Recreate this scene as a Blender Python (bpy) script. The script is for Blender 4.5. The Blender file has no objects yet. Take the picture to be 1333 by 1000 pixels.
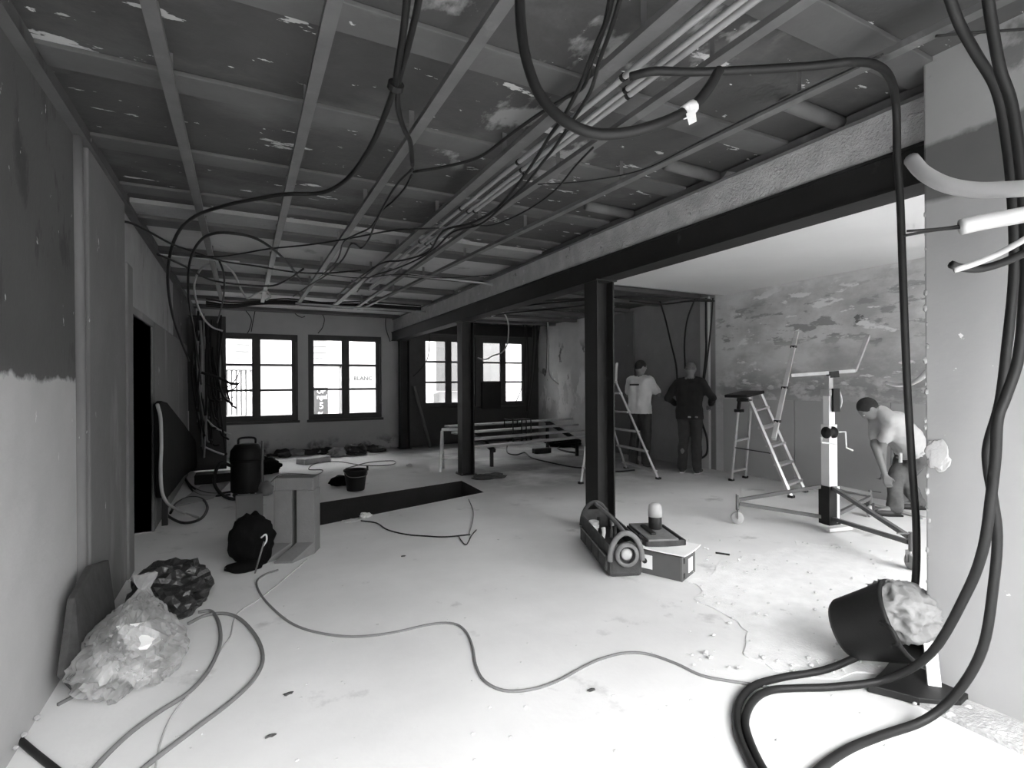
import bpy, bmesh, math, random
from mathutils import Vector, Matrix, noise
random.seed(7)
R = math.radians

# ------------------------------------------------------------------ camera
FPX, CAMH = 680.0, 1.4
YAW, ROLL = math.atan(351/680), R(0.35)
sn, cs = math.sin(YAW), math.cos(YAW)
scene = bpy.context.scene
COL = scene.collection
cam_data = bpy.data.cameras.new('camera')
cam_data.sensor_width = 36
cam_data.lens = 36*FPX/1333
cam_data.clip_start = 0.02
cam = bpy.data.objects.new('camera', cam_data)
COL.objects.link(cam)
cam.matrix_world = (Matrix.Translation((0, 0, CAMH)) @ Matrix.Rotation(-YAW, 4, 'Z')
                    @ Matrix.Rotation(R(90), 4, 'X') @ Matrix.Rotation(-ROLL, 4, 'Z'))
scene.camera = cam

# ------------------------------------------------------------------ world and daylight
world = bpy.data.worlds.new('overcast_sky')
scene.world = world
world.use_nodes = True
world.node_tree.nodes['Background'].inputs[0].default_value = (1, 1, 1, 1)
world.node_tree.nodes['Background'].inputs[1].default_value = 9.0
scene.view_settings.view_transform = 'Standard'
scene.view_settings.look = 'None'
scene.view_settings.exposure = 1.65
scene.view_settings.gamma = 1.0

XL, XW, YB, YF, ZC = -0.78, 6.75, 11.6, -1.1, 2.88      # room planes
XP, YP = 2.8, 1.27                                      # partition face and its end
FRONT = [(-0.65, 2.65, 0.1, 2.72), (3.4, 6.65, 0.05, 2.72)]           # shop front openings x0,x1,z0,z1
BACKW = [(-0.52, 1.02, 0.68, 2.44), (1.22, 2.74, 0.68, 2.46), (3.66, 5.0, 0.86, 2.52), (5.12, 6.42, 0.86, 2.52)]
def portal(name, x0, x1, z0, z1, y, rx):
    l = bpy.data.lights.new(name, 'AREA'); l.shape = 'RECTANGLE'
    l.size, l.size_y = x1-x0, z1-z0
    l.cycles.is_portal = True
    o = bpy.data.objects.new(name, l); COL.objects.link(o)
    o.location = ((x0+x1)/2, y, (z0+z1)/2); o.rotation_euler = (rx, 0, 0)
for i, w in enumerate(FRONT): portal('daylight_portal', *w, YF-0.02, R(90))
for i, w in enumerate(BACKW): portal('daylight_portal', *w, YB+0.3, R(-90))

# ------------------------------------------------------------------ pixel -> place
def ray(px, py):
    u, v = px-666.5, 500-py
    u, v = u*math.cos(ROLL)+v*math.sin(ROLL), -u*math.sin(ROLL)+v*math.cos(ROLL)
    a, b = u/FPX, v/FPX
    return Vector((sn+a*cs, cs-a*sn, b))
O = Vector((0, 0, CAMH))
def onz(px, py, z=0.0): r = ray(px, py); return O + r*((z-CAMH)/r.z)
def onx(px, py, x): r = ray(px, py); return O + r*(x/r.x)
def ony(px, py, y): r = ray(px, py); return O + r*(y/r.y)
def atd(px, py, d): return O + ray(px, py)*d
FWD, RGT = Vector((sn, cs, 0)), Vector((cs, -sn, 0))

# ------------------------------------------------------------------ materials
MATS = {}
def g(v): return (v, v, v, 1)
def mat(name, base, var=0.12, scale=5.0, rough=0.85, bump=0.15, metal=0.0, patches=(), regions=(), alpha=None, spec=None):
    if name in MATS: return MATS[name]
    m = bpy.data.materials.new(name); m.use_nodes = True
    nt = m.node_tree; N = nt.nodes; L = nt.links
    b = N['Principled BSDF']
    b.inputs['Roughness'].default_value = rough
    b.inputs['Metallic'].default_value = metal
    if spec is not None: b.inputs['Specular IOR Level'].default_value = spec
    tc = N.new('ShaderNodeTexCoord')
    def nz(sc, detail=5, stretch=None, rgh=0.6):
        n = N.new('ShaderNodeTexNoise'); n.inputs['Scale'].default_value = sc
        n.inputs['Detail'].default_value = detail; n.inputs['Roughness'].default_value = rgh
        if stretch:
            mp = N.new('ShaderNodeMapping'); mp.inputs['Scale'].default_value = stretch[:3]
            if len(stretch) > 3: mp.inputs['Location'].default_value = (stretch[3],)*3
            L.new(tc.outputs['Object'], mp.inputs[0]); L.new(mp.outputs[0], n.inputs['Vector'])
        else: L.new(tc.outputs['Object'], n.inputs['Vector'])
        return n.outputs['Fac']
    def ramp(src, lo, hi):
        r = N.new('ShaderNodeMapRange'); r.inputs[1].default_value = lo; r.inputs[2].default_value = hi
        L.new(src, r.inputs[0]); return r.outputs[0]
    def math_(op, a, bb):
        n = N.new('ShaderNodeMath'); n.operation = op
        for i, v in enumerate((a, bb)):
            if isinstance(v, (int, float)): n.inputs[i].default_value = v
            else: L.new(v, n.inputs[i])
        return n.outputs[0]
    def mix(fac, a, bb):
        n = N.new('ShaderNodeMix'); n.data_type = 'RGBA'
        L.new(fac, n.inputs[0])
        for i, v in ((6, a), (7, bb)):
            if isinstance(v, (int, float)): n.inputs[i].default_value = g(v)
            else: L.new(v, n.inputs[i])
        return n.outputs[2]
    n0 = nz(scale)
    col = mix(ramp(n0, 0.3, 0.7), base*(1-var), base*(1+var))
    sep = None; hts = [n0]
    def xyz(ax):
        nonlocal sep
        if sep is None:
            sep = N.new('ShaderNodeSeparateXYZ'); L.new(tc.outputs['Object'], sep.inputs[0])
        return sep.outputs[ax]
    # regions: (axis, value, ragged amplitude, colour above, noise scale)
    for ax, val, amp, c2, sc in regions:
        if amp > 0:
            p = math_('ADD', xyz(ax), math_('MULTIPLY', math_('SUBTRACT', nz(sc, 6), 0.5), amp))
        else: p = xyz(ax)
        n2 = nz(3.1)
        col = mix(ramp(p, val-0.012, val+0.012), col, mix(ramp(n2, 0.3, 0.7), c2*(1-var), c2*(1+var)))
    # patches: (colour, scale, threshold, softness, stretch[, limits (axis, lo, hi)...])
    for pt in patches:
        c2, sc, th, soft, st = pt[:5]
        nn = nz(sc, 6, st); f = ramp(nn, th, th+soft)
        for ax, lo, hi, *sf in pt[5:]:
            e = sf[0] if sf else .12
            f = math_('MULTIPLY', f, math_('MULTIPLY', ramp(xyz(ax), lo-e, lo+e), ramp(xyz(ax), hi+e, hi-e)))
        col = mix(f, col, c2); hts.append(f)
    L.new(col, b.inputs['Base Color'])
    if bump:
        bp = N.new('ShaderNodeBump'); bp.inputs['Strength'].default_value = bump; bp.inputs['Distance'].default_value = 0.02
        h = hts[0]
        for x in hts[1:]: h = math_('ADD', h, x)
        L.new(math_('ADD', h, nz(scale*9, 3)), bp.inputs['Height']); L.new(bp.outputs[0], b.inputs['Normal'])
    if alpha is not None: b.inputs['Alpha'].default_value = alpha
    MATS[name] = m
    return m
def glass_mat():
    m = bpy.data.materials.new('window_glass'); m.use_nodes = True
    nt = m.node_tree; N = nt.nodes; L = nt.links; N.remove(N['Principled BSDF'])
    t = N.new('ShaderNodeBsdfTransparent'); t.inputs[0].default_value = (.93, .93, .93, 1)
    gl = N.new('ShaderNodeBsdfGlossy'); gl.inputs['Roughness'].default_value = 0.03
    fr = N.new('ShaderNodeFresnel'); fr.inputs[0].default_value = 1.3
    mx = N.new('ShaderNodeMixShader'); L.new(fr.outputs[0], mx.inputs[0]); L.new(t.outputs[0], mx.inputs[1]); L.new(gl.outputs[0], mx.inputs[2])
    L.new(mx.outputs[0], N['Material Output'].inputs[0]); return m
GLASS = glass_mat()
def plastic_mat():
    m = bpy.data.materials.new('clear_plastic'); m.use_nodes = True
    nt = m.node_tree; N = nt.nodes; L = nt.links; b = N['Principled BSDF']
    b.inputs['Base Color'].default_value = g(.5); b.inputs['Roughness'].default_value = .22
    t = N.new('ShaderNodeBsdfTransparent'); tr = N.new('ShaderNodeBsdfTranslucent'); tr.inputs[0].default_value = g(.8)
    nz = N.new('ShaderNodeTexNoise'); nz.inputs['Scale'].default_value = 7; nz.inputs['Detail'].default_value = 4
    tcn = N.new('ShaderNodeTexCoord'); L.new(tcn.outputs['Object'], nz.inputs['Vector'])
    mr = N.new('ShaderNodeMapRange'); mr.inputs[1].default_value = .3; mr.inputs[2].default_value = .7; mr.inputs[3].default_value = .25; mr.inputs[4].default_value = .7
    L.new(nz.outputs['Fac'], mr.inputs[0])
    m1 = N.new('ShaderNodeMixShader'); m1.inputs[0].default_value = .35; L.new(b.outputs[0], m1.inputs[1]); L.new(tr.outputs[0], m1.inputs[2])
    m2 = N.new('ShaderNodeMixShader'); L.new(mr.outputs[0], m2.inputs[0]); L.new(m1.outputs[0], m2.inputs[1]); L.new(t.outputs[0], m2.inputs[2])
    L.new(m2.outputs[0], N['Material Output'].inputs[0]); return m
PLASTIC = plastic_mat()

M_floor = mat('dusty_screed', .70, .09, 1.1, .8, .12, patches=[(.25, .8, .30, .25, None, (0, 2.75, 8, .7), (1, 5.7, 13, .8)), (.42, 2.3, .62, .12, None), (.7, 9, .69, .03, None), (.30, 5, .74, .03, None)])  # first patch: darker rear-right screed that also paints the weak daylight there
M_ceil = mat('old_ceiling_board', .055, .22, 1.3, .7, .2, patches=[(.12, .9, .52, .2, (1, 1.6, 1)), (.045, 1.7, .62, .1, (1, 1, 1, 4)), (.5, 4.2, .635, .012, (.55, 1.6, 1)), (.6, 11, .675, .01, (.7, 1.5, 1, 3)), (.26, 2.4, .55, .05, (1, .6, 1, 9), (0, .6, 2.0), (1, 1.2, 3.3))])
M_ceilfar = mat('pale_ceiling_board', .5, .15, 1.6, .8, .1, patches=[(.25, 2.5, .62, .1, None)])
M_batten = mat('grey_batten', .10, .2, 2.2, .75, .1, patches=[(.09, 3, .58, .1, None), (.5, 9, .73, .02, None)])
M_battendark = mat('dark_batten', .09, .2, 3, .75, .1)
M_casing = mat('trowelled_mortar', .44, .15, 7, .9, .7, patches=[(.6, 7, .62, .06, (1, .7, 1.5)), (.2, 5, .64, .06, None)])
M_wleft = mat('left_wall_plaster', .43, .08, 2, .85, .12,
    regions=[(2, 1.43, .16, .08, 6.0)],
    patches=[(.045, 2.6, .56, .08, (1, 1.5, .8), (2, 1.55, 4)), (.5, 9, .665, .02, (1, 1.2, .6), (2, 1.5, 4)), (.62, 13, .70, .02, (1, 1, .45), (2, 0, 4)), (.36, 1.5, .58, .15, None, (2, -1, 1.3))])
M_wmid = mat('mid_wall_plaster', .15, .10, 2.2, .85, .15, patches=[(.22, 2.0, .58, .12, (1, 1.5, .35)), (.5, 9, .7, .02, (1, 1, .4))])
M_wlight = mat('pale_patch_plaster', .28, .12, 2.5, .85, .2, patches=[(.16, 3, .6, .1, (1, 1, .5))])
M_wback = mat('back_wall_plaster', .44, .08, 1.6, .85, .1, regions=[(0, 3.25, 0, .06, 5)], patches=[(.08, 3, .52, .1, None, (2, -.2, .22))])
M_wright = mat('stripped_wall', .62, .08, 2, .9, .2, regions=[(1, 5.95, 0, .25, 3), (1, 8.9, 0, .62, 3)],
    patches=[(.40, 1.6, .45, .2, (1, .8, 1.2, 21), (1, 2, 5.8)), (.30, 5, .55, .05, (1, .6, 1.8), (1, 2, 5.9), (2, 1.9, 2.6)), (.30, 6, .42, .12, (1, .7, 1.3, 2), (1, 2, 5.9), (2, 1.1, 1.5, .2)),
             (.16, 3.0, .645, .015, (1, .8, 1.3, 11), (1, 2, 5.6), (2, 1.9, 2.5)), (.74, 5, .60, .03, (1, .5, 1.4, 5), (1, 2, 5.6), (2, 1.3, 2.7)), (.85, 2.6, .5, .04, (1, 1, .5, 7), (1, 8.8, 11.6), (2, .6, 1.7)),
             (.14, 2.0, .60, .03, (1, 1, .7, 8), (1, 8.8, 11.6), (2, 1.0, 2.3))])
M_wpart = mat('partition_plaster', .33, .06, 1.5, .85, .1, regions=[(2, 2.22, .05, .10, 4.0), (2, 2.48, .18, .28, 3.0)],
    patches=[(.14, 2.6, .56, .05, (1, 1, 1, 3), (2, 2.5, 3)), (.8, 12, .71, .02, None, (2, -1, 2.1))])
M_front = mat('front_wall_plaster', .45, .1, 2, .85, .1)
M_white = mat('white_plasterboard', .62, .04, 1.2, .8, .03)
M_board = mat('grey_plasterboard', .42, .05, 1.3, .8, .05)
M_steel = mat('black_primed_steel', .016, .25, 4, .6, .05, patches=[(.04, 6, .66, .08, None)], spec=.25)
M_galv = mat('galvanised_steel', .135, .15, 6, .5, .03, metal=.25, patches=[(.2, 4, .6, .1, None)])
M_alu = mat('aluminium', .66, .08, 9, .35, .02, metal=.35)
M_frame = mat('dark_window_wood', .045, .2, 6, .6, .05)
M_door = mat('dark_door', .02, .3, 4, .6, .05)
M_black = mat('black_rubber', .013, .2, 8, .55, .03, spec=.3)
M_blackmatt = mat('black_cloth', .005, .3, 7, .95, .15, spec=.1)
M_grey = mat('grey_sheath', .16, .1, 8, .6, .02)
M_lightgrey = mat('pale_sheath', .42, .1, 8, .55, .02)
M_conduit = mat('pale_conduit', .38, .06, 7, .5, .02)
M_white_p = mat('white_plastic', .72, .03, 6, .45, .02)
M_paper = mat('white_paper', .8, .05, 6, .9, .05)
M_concrete = mat('grey_block', .17, .10, 6, .9, .25)
M_rubble = mat('rubble', .32, .35, 5, .95, .4)
M_darkrub = mat('dark_rubble', .05, .4, 6, .95, .4)
M_chip = mat('plaster_chip', .58, .15, 5, .95, .3)
M_wood = mat('pale_timber', .42, .2, 6, .75, .1, patches=[(.25, 3, .58, .1, (1, 8, 8))])
M_skin = mat('skin', .21, .06, 9, .6, .02)
M_hair = mat('dark_hair', .015, .3, 40, .8, .3)
M_hairgrey = mat('cropped_grey_hair', .13, .3, 60, .85, .3)
M_tee = mat('white_cotton', .62, .05, 9, .9, .15)
M_teegrey = mat('grey_cotton', .5, .06, 9, .9, .15)
M_jacket = mat('black_jacket', .012, .2, 9, .9, .2)
M_jeans = mat('dark_jeans', .035, .25, 12, .9, .2)
M_work = mat('grey_work_trousers', .10, .35, 7, .9, .25)
M_boot = mat('dark_boot', .03, .2, 9, .6, .1)
M_facade = mat('white_render', .22, .05, 1, .9, .03)
M_facadegrey = mat('grey_render', .11, .08, 1, .9, .05)
M_asphalt = mat('asphalt', .22, .1, 3, .95, .1)
M_shade = mat('shutter_grey', .06, .1, 4, .8, .05)
M_sign = mat('sign_dark', .02, .1, 4, .6, .0)
M_leaf = mat('leaf', .14, .35, 5, .8, .1)
M_bagblack = mat('black_bin_liner', .018, .3, 5, .28, .35)
M_canvas = mat('tool_bag_canvas', .045, .3, 14, .85, .2)
M_canvasl = mat('tool_bag_trim', .16, .2, 14, .8, .2)
M_ply = mat('dusty_panel', .85, .05, 3, .8, .05, patches=[(.5, 3, .64, .06, None)])
M_box = mat('grey_carton', .085, .12, 5, .7, .05)
M_cloth = mat('dusty_cloth', .25, .3, 3.5, .95, .3)
M_tape = mat('white_tape', .75, .08, 12, .7, .1)

# ------------------------------------------------------------------ mesh helpers
def link(name, me, m, parent=None):
    o = bpy.data.objects.new(name, me); COL.objects.link(o)
    if m is not None: me.materials.append(m)
    if parent is not None: o.parent = parent
    return o
class MB:
    def __init__(s): s.v = []; s.f = []
    def add(s, v, f):
        n = len(s.v); s.v += [tuple(x) for x in v]; s.f += [tuple(i+n for i in q) for q in f]; return s
    def box(s, x0, x1, y0, y1, z0, z1, M=None):
        v = [Vector((x, y, z)) for z in (z0, z1) for y in (y0, y1) for x in (x0, x1)]
        if M: v = [M @ p for p in v]
        return s.add(v, [(0, 2, 3, 1), (4, 5, 7, 6), (0, 1, 5, 4), (2, 6, 7, 3), (0, 4, 6, 2), (1, 3, 7, 5)])
    def bar(s, a, b, w, h, up=(0, 0, 1)):
        a, b = Vector(a), Vector(b); d = b-a; L = d.length; d.normalize(); u = Vector(up)
        if abs(d.dot(u)) > .98: u = Vector((1, 0, 0))
        x = d.cross(u).normalized(); z = x.cross(d).normalized()
        M = Matrix((x, d, z)).transposed().to_4x4(); M.translation = a
        return s.box(-w/2, w/2, 0, L, -h/2, h/2, M)
    def tube(s, pts, r, seg=7, smooth=True, n=5, closed=False):
        P = [Vector(p) for p in pts]
        if smooth and len(P) > 2: P = spline(P, n)
        k = len(P); rs = r if isinstance(r, (list, tuple)) else [r]*k
        if len(rs) != k: rs = [rs[0]+(rs[-1]-rs[0])*i/(k-1) for i in range(k)]
        t0 = (P[1]-P[0]).normalized(); u = t0.orthogonal().normalized(); ring = []
        for i in range(k):
            t = (P[min(i+1, k-1)]-P[max(i-1, 0)])
            t = t.normalized() if t.length > 1e-9 else t0
            u = (u - t*u.dot(t)); u = u.normalized() if u.length > 1e-6 else t.orthogonal().normalized()
            w = t.cross(u)
            ring.append([P[i]+(u*math.cos(2*math.pi*j/seg)+w*math.sin(2*math.pi*j/seg))*rs[i] for j in range(seg)])
        v = [p for q in ring for p in q]; f = []
        for i in range(k-1):
            for j in range(seg):
                a, b = i*seg+j, i*seg+(j+1) % seg
                f.append((a, b, b+seg, a+seg))
        f.append(tuple(reversed(range(seg)))); f.append(tuple(range((k-1)*seg, k*seg)))
        return s.add(v, f)
    def lathe(s, prof, seg=24, M=None, cap=True):
        v = []; f = []
        for r, z in prof:
            for j in range(seg):
                a = 2*math.pi*j/seg; p = Vector((r*math.cos(a), r*math.sin(a), z)); v.append(M @ p if M else p)
        for i in range(len(prof)-1):
            for j in range(seg):
                a, b = i*seg+j, i*seg+(j+1) % seg; f.append((a, b, b+seg, a+seg))
        if cap:
            f.append(tuple(reversed(range(seg)))); n = (len(prof)-1)*seg; f.append(tuple(range(n, n+seg)))
        return s.add(v, f)
    def prism(s, poly, axis, t):
        n = len(poly); d = Vector(axis)*t; P = [Vector(p) for p in poly]
        return s.add(P+[p+d for p in P], [tuple(reversed(range(n))), tuple(range(n, 2*n))] + [(i, (i+1) % n, (i+1) % n+n, i+n) for i in range(n)])
    def build(s, name, m, parent=None, smooth=False, bevel=0, origin=None):
        me = bpy.data.meshes.new(name)
        v = s.v
        if origin is not None: v = [tuple(Vector(p)-Vector(origin)) for p in v]
        me.from_pydata(v, [], s.f); me.update()
        if bevel:
            bm = bmesh.new(); bm.from_mesh(me)
            bmesh.ops.remove_doubles(bm, verts=bm.verts, dist=1e-6)
            bmesh.ops.bevel(bm, geom=[e for e in bm.edges if len(e.link_faces) == 2 and e.calc_face_angle(0) > .5], offset=bevel, segments=2, affect='EDGES', profile=.5)
            bm.to_mesh(me); bm.free()
        bm = bmesh.new(); bm.from_mesh(me); bmesh.ops.recalc_face_normals(bm, faces=bm.faces); bm.to_mesh(me); bm.free()
        if smooth:
            for p in me.polygons: p.use_smooth = True
        o = link(name, me, m, parent)
        if origin is not None: o.location = origin
        return o
def spline(P, n=5):
    Q = [P[0]*2-P[1]] + P + [P[-1]*2-P[-2]]; out = []
    for i in range(1, len(Q)-2):
        a, b, c, d = Q[i-1:i+3]
        for k in range(n):
            t = k/n
            out.append(.5*((2*b)+(c-a)*t+(2*a-5*b+4*c-d)*t*t+(3*b-a-3*c+d)*t**3))
    out.append(P[-1]); return out
def tag(o, label=None, cat=None, group=None, kind=None):
    if label: o['label'] = label
    if cat: o['category'] = cat
    if group: o['group'] = group
    if kind: o['kind'] = kind
    return o
def empty(name, loc, label, cat, group=None, rz=0):
    o = bpy.data.objects.new(name, None); COL.objects.link(o); o.empty_display_size = .1
    o.location = loc; o.rotation_euler = (0, 0, rz)
    return tag(o, label, cat, group)
def local(o):
    return (Matrix.Translation(o.location) @ Matrix.Rotation(o.rotation_euler.z, 4, 'Z')).inverted()
class Thing:
    """parts are given in world coordinates and stored relative to the thing's base"""
    def __init__(s, name, loc, label, cat, group=None):
        s.o = empty(name, loc, label, cat, group); s.loc = Vector(loc)
    def part(s, mb, name, m, smooth=False, bevel=0, parent=None, label=None):
        if parent is None: mb.v = [tuple(Vector(p)-s.loc) for p in mb.v]
        else: mb.v = [tuple(Vector(p)-s.loc) for p in mb.v]
        o = mb.build(name, m, parent or s.o, smooth, bevel)
        if label: o['label'] = label
        return o
def struct(o, label=None, cat=None): o['kind'] = 'structure'; return tag(o, label, cat)
def solid(name, mb, m, label, cat, group=None, smooth=False, bevel=0, origin=None):
    return tag(mb.build(name, m, None, smooth, bevel, origin), label, cat, group)
def blob(center, size, seed=0, sub=4, amp=.18, freq=2.2, flat=None, ridge=False, M=None, shape=None):
    bm = bmesh.new(); bmesh.ops.create_icosphere(bm, subdivisions=sub, radius=1)
    off = Vector((seed*7.3, seed*3.1, seed*1.7)); v = []
    for vt in bm.verts:
        p = vt.co.copy()
        k = noise.fractal(p*freq+off, 1.0, 2.0, 4)
        if ridge: k = (1-abs(k)*2.2)*.6-.3 + .4*noise.noise(p*freq*.6+off)
        q = p*(1+amp*k)
        if shape: q = shape(q)
        q = Vector((q.x*size[0], q.y*size[1], q.z*size[2]))
        if M: q = M @ q
        q += Vector(center)
        if flat is not None and q.z < flat: q.z = flat + (q.z-flat)*.02
        v.append(q)
    f = [tuple(x.index for x in fc.verts) for fc in bm.faces]; bm.free()
    return MB().add(v, f)

# ------------------------------------------------------------------ floor with the open pit
pit = [onz(400, 690), onz(630, 641), onz(601, 626), onz(400, 656)]
pit[0] = Vector((.30, 5.40, 0)); pit[3] = Vector((.45, 6.49, 0))
fc = [Vector((XL-.3, YF-.3, 0)), Vector((XW+.3, YF-.3, 0)), Vector((XW+.3, YB+.3, 0)), Vector((XL-.3, YB+.3, 0))]
mb = MB(); mb.add(fc+pit, [(0, 1, 5, 4), (1, 2, 6, 5), (2, 3, 7, 6), (3, 0, 4, 7)])
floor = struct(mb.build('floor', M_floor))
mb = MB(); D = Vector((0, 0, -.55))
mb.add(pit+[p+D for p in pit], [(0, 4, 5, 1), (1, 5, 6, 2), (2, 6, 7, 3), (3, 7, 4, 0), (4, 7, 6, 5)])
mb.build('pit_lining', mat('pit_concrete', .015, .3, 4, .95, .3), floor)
# broken screed: thin ragged layer left on the floor in front of the lift
def ragged(pts, z, n=7, amp=.03, seed=1):
    P = [Vector(p) for p in pts]; out = []
    for i in range(len(P)):
        a, b = P[i], P[(i+1) % len(P)]
        for k in range(n):
            p = a.lerp(b, k/n); q = noise.noise_vector(p*6+Vector((seed*5, 0, 0)))*amp
            out.append(Vector((p.x+q.x, p.y+q.y, z)))
    return out
scr = [onz(*p) for p in ((890, 762), (960, 726), (1040, 708), (1120, 716), (1196, 745), (1198, 872), (1090, 880), (985, 868), (975, 815))]
MB().prism(ragged(scr, 0.0, 16, .13), (0, 0, 1), .006).build('screed_layer', mat('rough_screed', .74, .08, 9, .95, .35, patches=[(.6, 7, .66, .05, None)]), floor)
MB().prism(ragged([Vector((2.56, YF, 0)), Vector((XP, YF, 0)), Vector((XP, YP+.12, 0)), Vector((2.58, YP+.1, 0))], 0, 10, .03, 3), (0, 0, 1), .018).build('mortar_strip', mat('old_mortar', .42, .25, 8, .95, .6), floor)
# scattered crumbs of plaster: too small and many to count
mb = MB()
def crumb(mb, p, r, sq=.5):
    bm = bmesh.new(); bmesh.ops.create_icosphere(bm, subdivisions=1, radius=r)
    v = []
    for t in bm.verts:
        k = 1+.5*noise.noise(t.co*30+p*9); v.append(Vector((t.co.x*k, t.co.y*k*.8, t.co.z*k*sq))+p+Vector((0, 0, r*sq*.6)))
    mb.add(v, [tuple(x.index for x in f.verts) for f in bm.faces]); bm.free()
for i in range(150):
    a, b = random.uniform(880, 1195), random.uniform(705, 880)
    p = onz(a, b); crumb(mb, Vector((p.x, p.y, .012)), random.uniform(.004, .016))
for i in range(90):
    p = onz(random.uniform(120, 1200), 700+300*random.random()**.8); p.x = max(p.x, XL+.05); crumb(mb, Vector((p.x, p.y, 0)), random.uniform(.003, .010))
for i in range(50):
    crumb(mb, Vector((2.68+random.uniform(-.14, .1), random.uniform(.2, 1.4), .01)), random.uniform(.006, .022))
tag(mb.build('plaster_crumbs', M_chip), 'scattered pale crumbs of plaster over the dusty floor', 'rubble', kind='stuff')

# ------------------------------------------------------------------ ceilings
ceil = struct(MB().box(XL-.3, 3.3, YF-.3, 5.0, ZC, ZC+.2).build('ceiling', M_ceil))
MB().box(XL-.3, 3.3, 5.0, YB+.3, ZC+.005, ZC+.2).build('far_bay', M_ceilfar, ceil)
for k, y in enumerate((.45, 1.32, 2.15, 2.98, 3.9, 4.72)):
    MB().box(XL, 2.98, y-.09, y+.09, ZC-.022, ZC).build('joist', M_batten, ceil, bevel=.004)
for k, y in enumerate((5.5, 6.72, 7.85, 8.95, 10.05, 11.1)):
    MB().box(XL, 2.98, y-.12, y+.12, ZC-.05, ZC+.005).build('joist', M_battendark, ceil, bevel=.004)
MB().box(XL, 2.98, 5.02, 5.34, ZC-.03, ZC+.005).build('fascia_board', M_wlight, ceil)
# short joists that come out of the mortar casing
for y in (1.75, 2.6, 3.5):
    MB().tube([(2.5, y, ZC-.03), (2.97, y, ZC-.035)], .04, 10, False).build('old_pipe_stub', M_batten, ceil, True)
c2 = struct(MB().box(3.2, XW+.3, YF-.3, 5.8, 2.78, 2.98).build('ceiling_white', M_white))
c3 = struct(MB().box(3.2, XW+.3, 5.8, YB+.3, 2.86, 3.08).build('ceiling_rear', M_ceil))
for y in (6.3, 7.2, 8.1, 9.0, 9.9, 10.8):
    MB().box(3.25, XW, y-.06, y+.06, 2.80, 2.86).build('joist', M_battendark, c3, bevel=.004)
struct(MB().box(3.2, XW, 5.78, 5.82, 2.775, 3.0).build('trim_1', M_board))

# ------------------------------------------------------------------ walls
DY0, DY1, DZ = 4.92, 6.05, 1.97
wl = MB()
wl.box(XL-.25, XL, YF-.3, DY0, 0, ZC+.1); wl.box(XL-.25, XL, DY1, YB+.3, 0, ZC+.1); wl.box(XL-.25, XL, DY0, DY1, DZ, ZC+.1)
wl.v = [(x, y, z) for x, y, z in wl.v]
wall_left = struct(wl.build('wall_left', M_wleft))
MB().box(XL, XL+.035, 3.62, 4.62, 0, 2.72).build('pilaster', M_wmid, wall_left, bevel=.012)
MB().tube([(XL+.005, 3.52, 0), (XL+.01, 3.53, 1.2), (XL+.005, 3.50, 2.72)], .03, 9).build('pipe_chase', M_wmid, wall_left, True)
MB().box(XL, XL+.05, 4.62, DY0-.10, 0, 2.30).build('door_reveal', M_wmid, wall_left, bevel=.012)
mb = MB().prism(ragged([Vector((0, 4.62, 2.02)), Vector((0, 6.9, 2.02)), Vector((0, 7.6, 2.62)), Vector((0, 4.62, 2.62))], 0, 1), (1, 0, 0), .02) if False else MB().box(XL, XL+.02, 4.64, 7.7, 2.03, 2.68)
mb.build('plaster_patch', M_wlight, wall_left, bevel=.008)
MB().box(XL, XL+.02, DY1+.10, 9.6, 0.0, 2.03).build('lower_plaster', M_wmid, wall_left, bevel=.006)
# skirting damage at the wall foot
for i in range(9):
    y = random.uniform(1.6, 3.4)
    crumb_mb = MB(); crumb(crumb_mb, Vector((XL+.02, y, .02+random.random()*.04)), random.uniform(.010, .022), .8)
    crumb_mb.build('flaked_plaster', M_wpart, wall_left)
d1 = struct(MB().box(XL-.2, XL-.16, DY0, DY1, 0.01, DZ).build('door_1', M_door))
for k in range(5):
    y = DY0+.03+k*(DY1-DY0-.06)/5
    MB().box(XL-.16, XL-.150, y+.006, y+(DY1-DY0-.06)/5-.006, .05, DZ-.05).build('plank', M_door, d1, bevel=.003)
MB().tube([(XL-.15, DY0+.12, 1.0), (XL-.10, DY0+.12, 1.0), (XL-.10, DY0+.24, 1.0)], .01, 8, False).build('door_handle', M_galv, d1)
MB().box(XL-.16, XL+.03, DY0-.07, DY0, 0, DZ+.06).build('jamb', M_wlight, wall_left, bevel=.006)
MB().box(XL-.16, XL+.02, DY1, DY1+.07, 0, DZ+.06).build('jamb', M_wmid, wall_left, bevel=.006)
MB().box(XL-.16, XL+.02, DY0-.07, DY1+.07, DZ, DZ+.06).build('lintel', M_wmid, wall_left, bevel=.006)

def holed_wall(name, x0, x1, z0, z1, y0, y1, holes, m):
    mb = MB(); hs = sorted(holes); xs = x0
    for a, b, c, d in hs:
        mb.box(xs, a, y0, y1, z0, z1); mb.box(a, b, y0, y1, z0, c); mb.box(a, b, y0, y1, d, z1); xs = b
    mb.box(xs, x1, y0, y1, z0, z1)
    return struct(mb.build(name, m))
wall_back = holed_wall('wall_back', XL-.25, XW+.25, -.3, 3.1, YB, YB+.3, BACKW, M_wback)
wall_front = holed_wall('wall_front', XL-.25, XW+.25, -.2, 3.1, YF-.25, YF, FRONT, M_front)
wall_right = struct(MB().box(XW, XW+.25, YF-.3, YB+.3, 0, 3.1).build('wall_right', M_wright))
for y0, y1 in ((2.2, 3.39), (3.4, 4.59), (4.6, 5.79)):
    MB().box(XW-.02, XW, y0, y1, .01, 1.15).build('plasterboard_sheet', M_board, wall_right, bevel=.002)
MB().box(XW-.05, XW, 6.05, 6.22, 0, 2.8).build('pier', M_board, wall_right, bevel=.004)
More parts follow.
